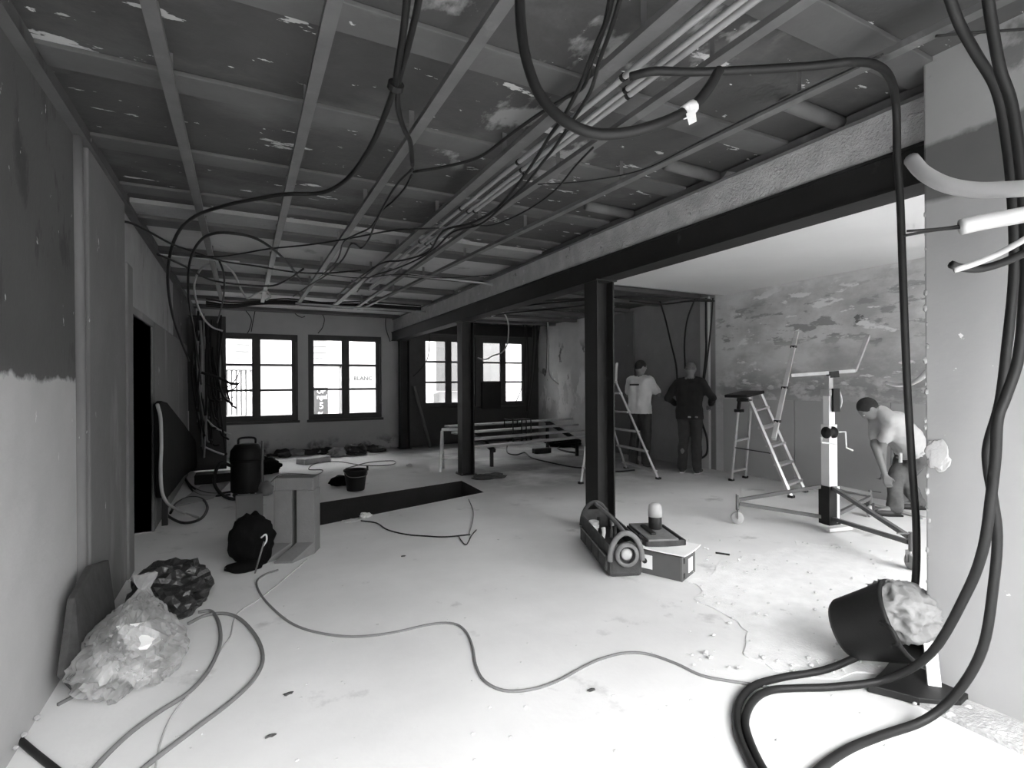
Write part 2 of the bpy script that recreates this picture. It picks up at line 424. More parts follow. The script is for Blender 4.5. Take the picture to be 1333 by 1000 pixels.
MB().box(XW-.03, XW, 7.9, 8.9, 0, 2.8).build('plaster_return', M_wmid, wall_right, bevel=.004)
wall_part = struct(MB().box(XP, XP+.44, YF-.1, YP, 0, 3.0).build('wall_partition', M_wpart, bevel=.01))
# chipped arris of the partition
for i in range(26):
    z = .05+2.2*i/26+random.uniform(-.03, .03)
    cmb = MB(); crumb(cmb, Vector((XP+.004, YP-.005+random.uniform(-.01, .004), z)), random.uniform(.006, .014), 1.5)
    cmb.build('chipped_edge', M_wpart if i % 3 else M_wlight, wall_part)
cmb = blob(onx(1220, 593, XP-.004), (.004, .045, .07), 17, 4, .35, 1.6); cmb.build('filler_patch', mat('filler', .48, .1, 9, .9, .2), wall_part, True)

# ------------------------------------------------------------------ windows
def window(n, x0, x1, z0, z1):
    y = YB+.04
    mb = MB(); F_ = .085
    mb.box(x0, x1, y, y+.08, z0, z0+F_); mb.box(x0, x1, y, y+.08, z1-F_, z1); mb.box(x0, x0+F_, y, y+.08, z0+F_, z1-F_); mb.box(x1-F_, x1, y, y+.08, z0+F_, z1-F_)
    w = struct(mb.build('window_%d' % n, M_frame))
    xm = (x0+x1)/2
    MB().box(xm-.05, xm+.05, y-.012, y+.07, z0+F_, z1-F_).build('mullion', M_frame, w, bevel=.004)
    MB().box(x0-.03, x1+.03, YB-.04, y, z0-.05, z0).build('window_sill', M_frame, w, bevel=.004)
    for a, b in ((x0+F_, xm-.05), (xm+.05, x1-F_)):
        s_ = MB(); t = .028
        zz0, zz1 = z0+F_, z1-F_
        s_.box(a, b, y+.02, y+.06, zz0, zz0+t); s_.box(a, b, y+.02, y+.06, zz1-t, zz1); s_.box(a, a+t, y+.02, y+.06, zz0+t, zz1-t); s_.box(b-t, b, y+.02, y+.06, zz0+t, zz1-t)
        sash = s_.build('sash', M_frame, w)
        h = (zz1-zz0-2*t)/3
        for k in (1, 2):
            zz = zz0+t+k*h; MB().box(a+t, b-t, y+.025, y+.055, zz-.022, zz+.022).build('glazing_bar', M_frame, sash)
        for k in range(3):
            zz = zz0+t+k*h; MB().box(a+t, b-t, y+.038, y+.042, zz+.011*(k > 0), zz+h-.011*(k < 2)).build('pane', GLASS, sash)
    MB().tube([(x1-.03, y-.012, z1-.15), (x1-.03, y-.02, z0+.3)], .008, 6, False).build('espagnolette_rod', M_galv, w)
    return w
for i, wdw in enumerate(BACKW): window(i+1, *wdw)

# ------------------------------------------------------------------ steel beam, its casing and columns
BX = 3.06; BZ0, BZ1 = 2.375, 2.575
cas = struct(MB().box(BX-.05, BX+.16, YP, YB, BZ1, ZC).build('trim_2', M_casing))
cf = MB(); n = 120; xs = BX-.05                                     # uneven trowelled face, stands out from the casing
for i in range(n+1):
    for j in range(7):
        y = YP+.02+(8.6-YP)*i/n; z = BZ1+.005+.275*j/6
        cf.v.append((xs-.022-.014*noise.fractal(Vector((y*5, z*6, 3)), 1, 2, 4)-(.006 if j in (0, 6) else .012), y, z))
for i in range(n):
    for j in range(6):
        a = i*7+j; cf.f.append((a, a+7, a+8, a+1))
cf.build('mortar_face', M_casing, cas, True)
MB().box(BX-.085, BX-.03, YP, YB, BZ1+.275, BZ1+.29).build('ledge', M_battendark, cas)
MB().box(BX-.05, BX, YP+.1, 8, ZC-.035, ZC-.005).build('pale_seam', M_casing, cas)
beam = Thing('steel_beam', (BX, YP, BZ0), 'long black steel beam carrying the ceiling on steel columns', 'beam')
beam.part(MB().box(BX-.1, BX+.1, YP, YB, BZ0, BZ0+.016), 'bottom_flange', M_steel)
beam.part(MB().box(BX-.1, BX+.1, YP, YB, BZ1-.016, BZ1), 'top_flange', M_steel)
beam.part(MB().box(BX-.085, BX-.075, YP, YB, BZ0+.016, BZ1-.016), 'web', M_steel)
def column(x, y, z1, label, base=True):
    t = Thing('steel_column', (x, y, 0), label, 'column', 'steel columns under the beam')
    t.part(MB().box(x-.1, x-.085, y-.1, y+.1, .012, z1), 'flange', M_steel)
    t.part(MB().box(x+.085, x+.1, y-.1, y+.1, .012, z1), 'flange', M_steel)
    t.part(MB().box(x-.085, x+.085, y-.005, y+.005, .012, z1), 'web', M_steel)
    t.part(MB().box(x-.13, x+.13, y-.13, y+.13, 0, .012), 'base_plate', M_steel)
    t.part(MB().box(x-.12, x+.12, y-.12, y+.12, z1-.012, z1), 'cap_plate', M_steel)
    for dx in (-.115, .115):
        for dy in (-.115, .115): t.part(MB().lathe([(.012, .012), (.012, .03)], 6, Matrix.Translation((x+dx, y+dy, 0))), 'bolt', M_galv)
    return t
column(3.04, 4.06, BZ0, 'black steel column behind the open tool bag, nearest to the camera')
column(3.10, 7.58, BZ0, 'black steel column beside the far end of the floor pit')
column(3.16, 11.3, BZ0, 'black steel column against the back wall between the window pairs')
pr = solid('wall_pier', MB().box(3.28, 3.62, YB-.16, YB-.001, 0, 2.45), M_frame, 'dark boarded pier beside the back column, left of the shaded windows', 'pier', bevel=.006)
hb = Thing('shutter_box', (3.3, YB-.12, 2.55), 'long black shutter box above the two right hand windows', 'shutter box')
hb.part(MB().box(3.3, 6.5, YB-.14, YB-.002, 2.56, 2.82), 'housing', M_black, bevel=.006)
hb.part(MB().box(3.3, 6.5, YB-.15, YB-.14, 2.55, 2.575), 'bottom_lip', M_frame)
solid('blackout_sheet', MB().box(5.12, 5.62, YB-.12, YB-.06, .80, 1.45), M_black, 'square black board covering the lower left pane of the far window', 'board', bevel=.004)
a, b = ony(530, 510, 11.0), onz(545, 577)
solid('leaning_batten', MB().bar((3.40, 11.35, 1.36), (3.66, 11.0, .02), .07, .03), M_galv, 'narrow pale batten leaning against the dark pier', 'batten')

# ------------------------------------------------------------------ ceiling rails with hangers
def rail(x, y0, y1, z, label, w=.052, tilt=0, hang=True, grp='galvanised ceiling rails'):
    t = Thing('ceiling_rail', (x, y0, z), label, 'ceiling rail', grp)
    f = lambda y: x+tilt*(y-y0)
    def strip(dx0, dx1, z0, z1):
        v = [(f(y)+dx, y, zz) for y in (y0, y1) for zz in (z0, z1) for dx in (dx0, dx1)]
        return v, [(0, 1, 3, 2), (4, 6, 7, 5), (0, 4, 5, 1), (2, 3, 7, 6), (0, 2, 6, 4), (1, 5, 7, 3)]
    m = MB(); m.add(*strip(-w/2, w/2, z, z+.003)); m.add(*strip(-w/2, -w/2+.003, z+.003, z+.028)); m.add(*strip(w/2-.003, w/2, z+.003, z+.028))
    t.part(m, 'channel', M_galv)
    if hang:
        y = math.ceil(y0)+.35
        while y < y1:
            t.part(MB().box(f(y)-.014, f(y)+.014, y-.001, y+.002, z+.003, ZC), 'hanger', M_galv); y += 1.2
    return t
RZ = 2.72
rail(-.28, -.6, 9.3, RZ, 'galvanised ceiling rail running nearest to the left wall')
rail(.29, -.6, 9.2, RZ, 'galvanised ceiling rail, second one in from the left wall')
rail(.82, -.6, 9.4, RZ, 'galvanised ceiling rail, third one in from the left wall')
rail(1.38, -.6, 9.4, RZ, 'galvanised ceiling rail beside the bundle of pale conduits', .07)
rail(1.75, -.6, 9.4, RZ, 'galvanised ceiling rail between the pale conduits and the beam')
rail(2.45, -.6, 9.4, RZ, 'galvanised ceiling rail nearest to the mortar beam casing', tilt=-.06)
pl = Thing('perimeter_rail', (XL, 0, 2.72), 'dark angle rail fixed along the top of the left wall', 'ceiling rail')
pl.part(MB().box(XL, XL+.05, YF, 9.8, 2.72, 2.724), 'lower_leg', M_battendark)
pl.part(MB().box(XL, XL+.004, YF, 9.8, 2.724, 2.78), 'upright_leg', M_battendark)
pl = Thing('perimeter_rail', (BX-.14, 0, 2.85), 'angle rail fixed along the top of the mortar casing', 'ceiling rail')
pl.part(MB().box(BX-.125, BX-.083, YP-2, 9.0, 2.80, 2.804), 'lower_leg', M_galv)
pl.part(MB().box(BX-.087, BX-.083, YP-2, 9.0, 2.804, 2.86), 'upright_leg', M_galv)

# ------------------------------------------------------------------ cables and conduits
def P3(p, r):
    px, py, k, v = p
    if k == 'f': q = onz(px, py, r+v); return q
    return {'z': onz, 'x': onx, 'y': ony, 'd': atd}[k](px, py, v)
def cable(name, label, cat, m, r, pts, group=None, seg=7, n=5):
    P = [P3(p, r) if len(p) == 4 else Vector(p) for p in pts]
    for p in P: p.z = max(p.z, r)
    mb = MB().tube(P, r, seg, True, n)
    o0 = P[0]
    return tag(mb.build(name, m, None, True, origin=o0), label, cat, group)
def Z(z, *p): return [(a, b, 'z', z) for a, b in p]
def FL(*p): return [(a, b, 'f', 0) for a, b in p]
def DD(*p): return [(a, b, 'd', d) for a, b, d in p]
def XX(x, *p): return [(a, b, 'x', x) for a, b in p]
def YY(y, *p): return [(a, b, 'y', y) for a, b in p]

# pale conduits along the rail
for k, (x, z, rr, lab) in enumerate(((1.445, 2.70, .014, 'pale rigid conduit strapped along the ceiling rail, left one of three'), (1.50, 2.685, .012, 'pale rigid conduit strapped along the ceiling rail, middle one of three'), (1.555, 2.70, .015, 'pale rigid conduit strapped along the ceiling rail, right one of three'))):
    t = Thing('conduit', (x, 0, z), lab, 'conduit', 'pale conduits along the ceiling rail')
    t.part(MB().tube([(x, -.6, z), (x, 5.9+.3*k, z), (x-.02, 6.6+.3*k, z-.01)], rr, 9), 'tube', mat('rigid_conduit', .27, .06, 7, .5, .02), True)
    for y in (1.75+.05*k, 2.7+.06*k, 3.6, 4.6): t.part(MB().lathe([(rr+.004, -.008), (rr+.004, .008)], 9, Matrix.Translation((x, y, z)) @ Matrix.Rotation(R(90), 4, 'X')), 'cable_tie', M_black)
# the heavy loop with its taped end
loop = Thing('heavy_cable', atd(680, 5, 1.5), 'thick black cable hanging in a loop with white tape near its cut end', 'cable')
LP = DD((676, -30, 1.55), (678, 30, 1.5), (686, 80, 1.48), (704, 126, 1.47), (736, 158, 1.46), (775, 174, 1.46), (815, 173, 1.47), (850, 164, 1.48), (880, 152, 1.5), (905, 136, 1.52), (924, 113, 1.55), (936, 92, 1.58))
loop.part(MB().tube([P3(p, 0) for p in LP], .0155, 10), 'sheath', M_black, True)
a, b = atd(890, 147, 1.505), atd(903, 138, 1.515)
loop.part(MB().tube([a, b], .019, 10, False), 'tape', M_tape, True, label='white tape wrapped round the black sheath')
loop.part(MB().add([atd(893, 148, 1.48), atd(905, 141, 1.48), atd(907, 158, 1.47), atd(897, 163, 1.47), atd(893, 148, 1.484), atd(905, 141, 1.484), atd(907, 158, 1.474), atd(897, 163, 1.474)], [(0, 1, 2, 3), (7, 6, 5, 4), (0, 4, 5, 1), (1, 5, 6, 2), (2, 6, 7, 3), (3, 7, 4, 0)]), 'tape_tail', M_tape)
cb = lambda lab, m, r, pts, **k: cable('cable', lab, 'cable', m, r, pts, **k)
cb('thick black cable sweeping from the ceiling knot down past the left window corner', M_black, .0135, Z(2.64, (532, -25), (525, 40), (517, 90), (513, 115), (500, 152), (480, 196), (452, 233), (420, 251), (372, 253), (335, 259), (300, 266)) + DD((255, 281, 4.0), (230, 306, 4.35), (219, 345, 4.8), (220, 385, 5.3), (229, 425, 6.0), (246, 470, 7.4)))
cb('thick black cable joining the ceiling knot from the upper right', M_black, .0125, Z(2.655, (549, -25), (541, 20), (530, 65), (518, 112), (519, 145), (527, 170), (534, 185), (537, 215)))
solid('cable_tie', MB().lathe([(.034, -.012), (.034, .012)], 12, Matrix.Translation(onz(515, 112, 2.645)) @ Matrix.Rotation(R(60), 4, 'X')), M_black, 'black tie knotting two thick ceiling cables together', 'cable tie')
cb('black cable bowing from the third ceiling rail up to the conduits', M_black, .0085, Z(2.62, (538, 224), (580, 217), (625, 204), (662, 177), (700, 150), (737, 127), (760, 112), (772, 75), (786, 37), (797, -15)))
cb('black cable twisted beside the conduits, upper strand', M_black, .009, Z(2.60, (800, -20), (790, 25), (772, 68), (757, 107), (735, 150), (715, 178), (700, 203), (672, 243), (642, 275), (612, 291), (577, 301), (557, 328), (524, 339), (494, 344), (455, 371), (440, 385)))
cb('black cable twisted beside the conduits, lower strand', M_black, .008, Z(2.58, (812, -20), (798, 30), (780, 80), (768, 120), (745, 158), (722, 192), (706, 212), (684, 240), (655, 268), (625, 292), (590, 302), (568, 322), (545, 337), (515, 350), (480, 362), (465, 380)))
cb('thin black cable drooping from the conduits to the mortar casing', M_black, .006, Z(2.6, (606, 292), (640, 293), (680, 277), (720, 250), (750, 215), (772, 192)))
cb('thin dark wire running right from the conduits to the last rail', M_black, .004, Z(2.66, (700, 240), (760, 236), (833, 222), (900, 190), (970, 155), (1060, 112), (1150, 70)))
cb('black cable kinked in a narrow vee below the third ceiling rail', M_black, .008, Z(2.6, (537, 220), (517, 240), (500, 268), (488, 292), (480, 312), (470, 323), (458, 317), (446, 338), (425, 358), (402, 372), (382, 386)))
cb('black cable hanging parallel to the kinked one, ending beside the rail', M_black, .007, Z(2.6, (536, 228), (527, 245), (512, 262), (497, 275), (482, 296), (462, 306), (447, 316), (438, 340), (415, 362)))
cb('black cable stretched flat under the rails from the left wall to the conduits', M_black, .007, Z(2.63, (255, 333), (285, 334), (316, 330), (350, 324), (400, 319), (452, 311), (512, 300), (572, 297)))
cb('black cable leaving the top of the left wall over the door', M_black, .009, Z(2.60, (150, 287), (172, 291), (198, 304), (224, 318), (250, 327), (290, 340), (330, 346), (380, 354), (420, 356), (470, 352)))
cb('lower black cable leaving the left wall towards the dark cable board', M_black, .010, Z(2.52, (205, 331), (222, 338), (241, 347), (266, 361), (285, 367), (320, 371), (355, 372), (378, 362), (395, 350)))
cb('black cable arching over the second ceiling rail in a round hoop', M_black, .0115, DD((262, 500, 7.6), (254, 440, 6.6), (247, 400, 5.8), (245, 365, 5.2), (248, 338, 4.8), (257, 318, 4.5)) + Z(2.6, (272, 306), (297, 303), (329, 309), (352, 322), (375, 343), (395, 370)))
cb('black cable rising from the first rail into the dark cable board', M_black, .010, DD((285, 338, 5.0), (291, 355, 5.3), (292, 372, 5.7), (290, 392, 6.4), (283, 420, 7.5)))
cable('conduit', 'white flexible conduit curling over the window beside the dark cable board', 'conduit', M_conduit, .0125, DD((290, 431, 7.2), (275, 425, 7.1), (263, 411, 6.9), (255, 390, 6.5), (253, 370, 6.2), (260, 352, 6.0), (274, 343, 5.9), (291, 344, 5.9), (305, 357, 6.1), (313, 375, 6.5), (322, 388, 6.6), (333, 383, 6.6), (346, 379, 6.6), (352, 386, 6.6), (346, 391, 6.6)))
for k, (dy, z0) in enumerate(((0, 0), (2, .02), (-3, -.03), (4, -.05))):
    cb(('topmost', 'second', 'third', 'lowest')[k]+' black cable of the bundle slung along the top of the back wall', M_black, .016-.002*k, YY(9.35-.1*k, (268, 393+dy*1.3), (300, 397+dy), (335, 394+dy*.6), (375, 392+dy), (420, 396+dy*.7), (470, 396+dy), (520, 399+dy), (548, 401+dy)), group='cables slung along the back wall')
cable('conduit', 'straight pale conduit fixed under the far joists, long one', 'conduit', M_conduit, .016, [(.75, 8.85, 2.69), (1.5, 8.9, 2.69), (2.9, 8.95, 2.69)])
cable('conduit', 'straight pale conduit near the casing, shorter one', 'conduit', M_conduit, .014, [(1.75, 6.05, 2.7), (2.3, 6.1, 2.7), (2.9, 6.15, 2.7)])
cable('conduit', 'thin pale conduit behind the second ceiling rail', 'conduit', M_conduit, .009, Z(2.72, (205, 331), (250, 336), (312, 341)))
cb('dark wire slung under the far joists between the rails', M_black, .006, Z(2.66, (420, 357), (470, 362), (520, 357), (575, 362), (640, 358)))
# short tails above the windows
for k, pts in enumerate((((318, 402), (327, 415), (325, 428), (322, 434)), ((333, 400), (330, 415), (327, 432)), ((380, 398), (384, 408), (392, 413), (397, 412)), ((415, 404), (422, 414), (420, 426), (414, 434)), ((503, 405), (502, 425), (508, 445)))):
    cb(('thin wire tail crossing down onto the top of the left window', 'straight wire tail beside the crossing one over the left window', 'short hooked wire tail between the two left windows', 'curved wire tail touching the second window top', 'thin wire drooping in the corner beside the back column')[k], M_black, .008, YY(11.35, *pts))

# cables on the right
cb('thick black cable dropping past the beam end and coiling on the floor', M_black, .0165, Z(2.60, (820, 100), (852, 93), (904, 94), (983, 91), (1060, 86), (1110, 81)) + DD((1144, 86, 2.1), (1161, 108, 2.25), (1167, 145, 2.38), (1168, 205, 2.42), (1172, 262, 2.44), (1176, 375, 2.46), (1181, 500, 2.48), (1187, 600, 2.5), (1193, 690, 2.52), (1190, 770, 2.5), (1168, 820, 2.42)) + [(1130, 848, 'f', .08), (1075, 872, 'f', .02)] + FL((1020, 882), (982, 893), (962, 915), (960, 950), (975, 990), (1000, 1030)))
cb('thick black cable hanging before the right wall, crossing down to the bottom edge', M_black, .0165, DD((1228, -25, 1.72), (1248, 30, 1.78), (1270, 70, 1.82), (1296, 115, 1.85), (1308, 170, 1.88), (1317, 250, 1.9), (1320, 350, 1.92), (1310, 455, 1.93), (1301, 525, 1.94), (1287, 574, 1.95), (1285, 602, 1.95), (1292, 648, 1.95), (1298, 697, 1.95), (1293, 762, 1.95), (1279, 844, 1.98), (1246, 902, 2.06)) + [(1205, 937, 'f', .03)] + FL((1150, 957), (1110, 973), (1075, 995), (1050, 1020), (1035, 1045)))
cb('thick black cable hanging at the right picture edge, crossing over into the floor coil', M_black, .0165, DD((1283, -25, 1.68), (1291, 30, 1.72), (1302, 90, 1.75), (1318, 140, 1.77), (1331, 240, 1.79), (1336, 340, 1.8), (1334, 385, 1.8), (1326, 465, 1.81), (1309, 518, 1.82), (1299, 546, 1.82), (1296, 595, 1.83), (1290, 648, 1.85), (1280, 714, 1.88), (1258, 772, 1.98), (1212, 850, 2.16)) + [(1155, 884, 'f', .07), (1090, 894, 'f', .02)] + FL((1040, 896), (1003, 899), (980, 913), (970, 940), (982, 980), (1010, 1030)))
cable('conduit', 'pale flexible conduit curving out of the beam end at the right edge', 'conduit', M_conduit, .021, DD((1187, 208, 1.62), (1202, 225, 1.55), (1230, 240, 1.48), (1265, 247, 1.42), (1305, 247, 1.36), (1345, 244, 1.3), (1380, 238, 1.25)), seg=12)
t = Thing('conduit', atd(1250, 295, 1.35), 'pale flexible conduit end with two thin black wires poking out', 'conduit')
t.part(MB().tube([P3(p, 0) for p in DD((1250, 296, 1.38), (1280, 289, 1.36), (1320, 282, 1.33), (1370, 272, 1.3))], .0205, 12), 'tube', M_conduit, True)
t.part(MB().tube([P3(p, 0) for p in DD((1252, 294, 1.38), (1220, 298, 1.42), (1180, 301, 1.46))], .0035, 6), 'wire', M_black, True)
t.part(MB().tube([P3(p, 0) for p in DD((1252, 296, 1.38), (1215, 300, 1.44), (1176, 307, 1.48))], .004, 6), 'wire', M_black, True)
cable('conduit', 'thin pale tube below the open conduit end on the right', 'conduit', M_conduit, .008, DD((1242, 352, 1.42), (1270, 343, 1.4), (1300, 330, 1.37), (1335, 311, 1.32), (1370, 292, 1.28)))
cb('short black cable curving beside the thin pale tube on the right', M_black, .011, DD((1238, 344, 1.46), (1250, 348, 1.46), (1275, 350, 1.45), (1305, 342, 1.42), (1340, 326, 1.38), (1375, 305, 1.34)))
cable('conduit', 'short white conduit tail sagging above the bending worker', 'conduit', M_white_p, .014, DD((1155, 498, 3.4), (1168, 501, 3.3), (1182, 500, 3.2), (1195, 495, 2.95), (1206, 485, 2.7), (1216, 476, 2.5)))
cb('thin dark wire crossing the ceiling corner at upper right', M_black, .005, Z(2.7, (1218, 47), (1260, 43), (1333, 38), (1380, 35)))

# cables in the right hand room
for k, pts in enumerate((((683, 396), (686, 440), (688, 490), (686, 535)), ((691, 396), (695, 430), (692, 480), (688, 520)), ((697, 398), (699, 440), (693, 500), (686, 545)), ((704, 400), (701, 435), (697, 470), (692, 500)), ((708, 398), (712, 430), (711, 480), (709, 490)), ((678, 400), (684, 450), (680, 500), (671, 525)))):
    cb(('first', 'second', 'third', 'fourth', 'fifth', 'sixth')[k]+' black cable from the left hanging in the far right corner' if k < 5 else 'thin black cable hanging across the far window edge', M_black, .018 if k < 4 else .010, YY(10.9+.05*k, *pts), group='cables hanging in the far right corner')
cable('conduit', 'pale conduit hanging in a long curve in the far right corner', 'conduit', M_lightgrey, .016, YY(10.6, (682, 398), (695, 398), (708, 403), (713, 420), (714, 450), (714, 480), (718, 492), (727, 500)))
cable('conduit', 'pale conduit dangling in front of the far right window', 'conduit', M_lightgrey, .014, YY(9.2, (640, 412), (650, 408), (657, 409), (662, 424), (660, 449), (653, 459), (642, 463), (632, 468), (622, 466)))
cb('thin black wire drooping across the left shaded window', M_black, .010, YY(11.44, (557, 416), (559, 440), (557, 465), (548, 480), (538, 490)))
for k, pts in enumerate((((640, 405), (700, 396), (770, 390)), ((630, 411), (700, 404), (775, 396)), ((700, 392), (780, 388), (850, 386), (925, 390)), ((820, 392), (860, 396), (900, 392), (930, 392)))):
    cb(('first', 'second', 'third', 'fourth')[k]+' dark cable from the left strung below the ceiling of the rear right room', M_black, .014, Z(2.72-.02*k, *pts), group='cables below the rear right ceiling')
for k, (pts, r) in enumerate(((((859, 392), (866, 415), (873, 445), (880, 475), (882, 500)), .016), (((905, 388), (895, 415), (891, 445), (892, 480)), .014), (((919, 388), (919, 430), (919, 460), (914, 510), (913, 545), (920, 570), (920, 590), (911, 598)), .017), (((928, 388), (925, 430), (921, 465), (916, 500)), .014))):
    cb(('leftmost black cable slanting down onto the dark post behind the workers', 'black cable hanging just above the head of the worker in black', 'long black cable looping to the floor right of the worker in black', 'short black cable joining the long one right of the worker in black')[k], M_black, r, XX(XW-.12-.03*k, *pts))

# floor cables
fcb = lambda lab, m, r, *p: cable('cable', lab, 'cable', m, r, FL(*p))
fcb('long thin grey cable winding across the middle of the floor', M_grey, .007, (362, 742), (345, 748), (334, 758), (340, 775), (358, 795), (382, 813), (415, 824), (460, 829), (510, 824), (560, 813), (590, 812), (606, 822), (615, 842), (619, 865), (630, 886), (655, 899), (690, 898), (725, 887), (760, 868), (785, 857), (815, 850), (845, 852), (880, 864), (912, 879), (945, 886), (985, 892), (1020, 899), (1060, 898), (1095, 892))
fcb('grey hose from the black bag curving to the bottom left, inner loop', M_grey, .010, (258, 797), (275, 796), (285, 812), (286, 840), (272, 872), (245, 902), (205, 928), (165, 958), (125, 998), (105, 1030))
fcb('grey hose from the black bag curving to the bottom left, outer loop', M_grey, .010, (245, 812), (268, 801), (295, 799), (315, 808), (335, 832), (342, 858), (330, 885), (300, 914), (255, 948), (210, 982), (175, 1010))
fcb('thin white string lying between the two grey hose loops', M_lightgrey, .004, (400, 728), (372, 752), (340, 778), (312, 796), (304, 808), (300, 828), (288, 845), (270, 875), (245, 905), (222, 935), (208, 970), (200, 1015))
fcb('black cable crossing the bottom left corner of the floor', M_black, .013, (-25, 928), (15, 955), (45, 980), (85, 1012))
fcb('thin black cable running from the pit edge to a small bent wire', M_black, .007, (470, 678), (490, 681), (505, 690), (530, 696), (555, 698), (580, 699), (612, 696))
fcb('small bent wire end standing at the pit cable tip', M_black, .005, (597, 697), (600, 703), (607, 709), (614, 697), (620, 690))
fcb('faint thin wire curling off the floor beside the pit corner', M_grey, .005, (610, 697), (615, 680), (616, 665), (610, 650))
fcb('thin cable looping on the floor behind the bucket', M_grey, .008, (352, 628), (365, 618), (390, 617), (412, 618), (420, 612), (402, 611), (412, 603), (440, 601), (475, 606), (510, 605), (512, 600), (480, 602), (450, 610))
fcb('black hose on the floor below the timber boards', M_black, .013, (662, 572), (660, 588), (672, 592), (683, 589), (692, 596), (715, 602), (745, 608), (772, 610), (800, 614), (826, 612))
fcb('black hose loops beside the right end of the boards', M_black, .02, (752, 590), (735, 587), (726, 583), (738, 580), (750, 583))
fcb('black hose loop lying on the floor by the door', M_black, .014, (213, 665), (222, 674), (240, 681), (262, 675), (270, 660), (262, 649), (245, 648), (230, 655), (222, 668))
fcb('black hose running from the triangular sheet to the vacuum', M_black, .014, (238, 618), (248, 632), (262, 640), (280, 643), (302, 640))
fcb('second black hose running from the triangular sheet to the vacuum', M_black, .012, (240, 622), (252, 640), (270, 646), (300, 644))

# ------------------------------------------------------------------ the streets outside
struct(MB().box(XL-.25, XW+.25, YF-.25, YB+.3, 3.12, 10.5).build('sky_block_storeys', M_front))  # unseen mass above the room, added to cut sky light on the facades
tag(MB().box(-30, 40, YB+.3, 60, -.35, -.3).build('street_rear', M_asphalt), kind='structure')
tag(MB().box(-30, 40, -40, YF-.25, -.25, -.2).build('street_front', M_asphalt), kind='structure')
FY = 18.5
def at_f(px, py): return ony(px, py, FY)
tb = Thing('town_house', (0, FY, -.3), 'white rendered house across the street seen through the left windows', 'building')
tb.part(MB().box(-9, 5.6, FY, FY+5, -.3, 7.5), 'wall', M_facade)
def rect_px(x0, x1, y0, y1, dy=0): a, b = ony(x0, y1, FY+dy), ony(x1, y0, FY+dy); return a.x, b.x, a.z, b.z
x0, x1, z0, z1 = rect_px(286, 330, 483, 541)
t_ = tb.part(MB().box(x0-.1, x1-.15, FY-.05, FY-.002, z0, z1), 'barred_window', M_shade)
for k in range(6):
    xx = x0+.10+k*(x1-x0-.25)/5.3; tb.part(MB().box(xx, xx+.075, FY-.10, FY-.05, z0, z1), 'bar', M_white_p, parent=t_)
tb.part(MB().box(x0-.2, x1+.05, FY-.16, FY-.002, z1+.03, z1+.13), 'cornice', M_facadegrey)
tb.part(MB().box(-4, 5.6, FY-.10, FY-.002, ony(330, 473, FY).z-.02, ony(330, 473, FY).z+.07), 'string_course', M_facade)
x0, x1, z0, z1 = rect_px(307, 324, 437, 466)
w_ = tb.part(MB().box(x0, x1, FY-.04, FY-.002, z0, z1), 'upper_window', M_facadegrey)
for k in range(4): tb.part(MB().box(x0-.02, x1+.02, FY-.07, FY-.04, z0+(z1-z0)*k/3.3, z0+(z1-z0)*k/3.3+.05), 'slat', M_facade, parent=w_)
x0, x1, z0, z1 = rect_px(408, 424, 441, 466)
w_ = tb.part(MB().box(x0-.2, x1, FY-.04, FY-.002, z0, z1), 'upper_window', M_facadegrey)
for k in range(4): tb.part(MB().box(x0-.22, x1+.02, FY-.07, FY-.04, z0+(z1-z0)*k/3.3, z0+(z1-z0)*k/3.3+.05), 'slat', M_facade, parent=w_)
x0, x1, z0, z1 = rect_px(410, 441, 479, 536)
tb.part(MB().box(x0, x1, FY-.03, FY-.002, z0-.4, z1), 'shop_panel', M_white)
tb.part(MB().box(x1+.02, x1+.07, FY-.06, FY-.002, z0-.4, z1+.06), 'drain_pipe', M_facadegrey)
tb.part(MB().box(x0, x1+.07, FY-.06, FY-.002, z1, z1+.08), 'panel_head', M_facadegrey)
def text_part(thing, body, x, y, z, size, m, name='lettering', par=None):
    cu = bpy.data.curves.new('txt', 'FONT'); cu.body = body; cu.size = size; cu.extrude = .005; cu.resolution_u = 2
    o = bpy.data.objects.new('txt', cu); COL.objects.link(o); bpy.context.view_layer.update()
    me = bpy.data.meshes.new_from_object(o.evaluated_get(bpy.context.evaluated_depsgraph_get())); bpy.data.objects.remove(o)
    me.materials.clear(); b = link(name, me, m, par or thing.o)
    b.matrix_local = Matrix.Translation(Vector((x, y, z))-thing.loc) @ Matrix.Rotation(R(90), 4, 'X'); return b
p = at_f(453, 495); text_part(tb, 'R  BLANC', p.x-.05, FY-.012, p.z, .20, M_sign)
x0, x1, z0, z1 = rect_px(411, 427, 504, 537, -.6)
sg = Thing('street_sign', (x0, FY-.6, -.3), 'dark upright shop sign with white lettering beyond the second window', 'sign')
sg.part(MB().box(x0-.1, x1, FY-.62, FY-.57, z0-.5, z1), 'panel', M_sign, bevel=.01)
sg.part(MB().box(x0+.02, x0+.08, FY-.60, FY-.56, -.3, z0-.45), 'post', M_sign)
text_part(sg, 'OP', x0+.03, FY-.63, z1-.20, .2, M_white_p)
text_part(sg, 'ngel', x0+.03, FY-.63, z1-.38, .2, M_white_p)
text_part(sg, '5', x0+.10, FY-.63, z1-.70, .3, M_white_p)
text_part(sg, '%', x0+.06, FY-.63, z1-.98, .26, M_white_p)
th = Thing('town_house', (9, FY+4, -.3), 'pale house with a grey shaded upper floor beyond the right windows', 'building')
th.part(MB().box(5.9, 9.2, FY-1.5, FY+6, -.3, 1.15), 'ground_floor', M_facade)
th.part(MB().box(5.9, 7.9, FY-2.6, FY-1.4, 1.18, 3.6), 'awning', mat('awning_canvas', .055, .1, 3, .9, .02))
th.part(MB().box(7.9, 9.2, FY-1.5, FY+6, 1.15, 9), 'upper_floor', M_facade)
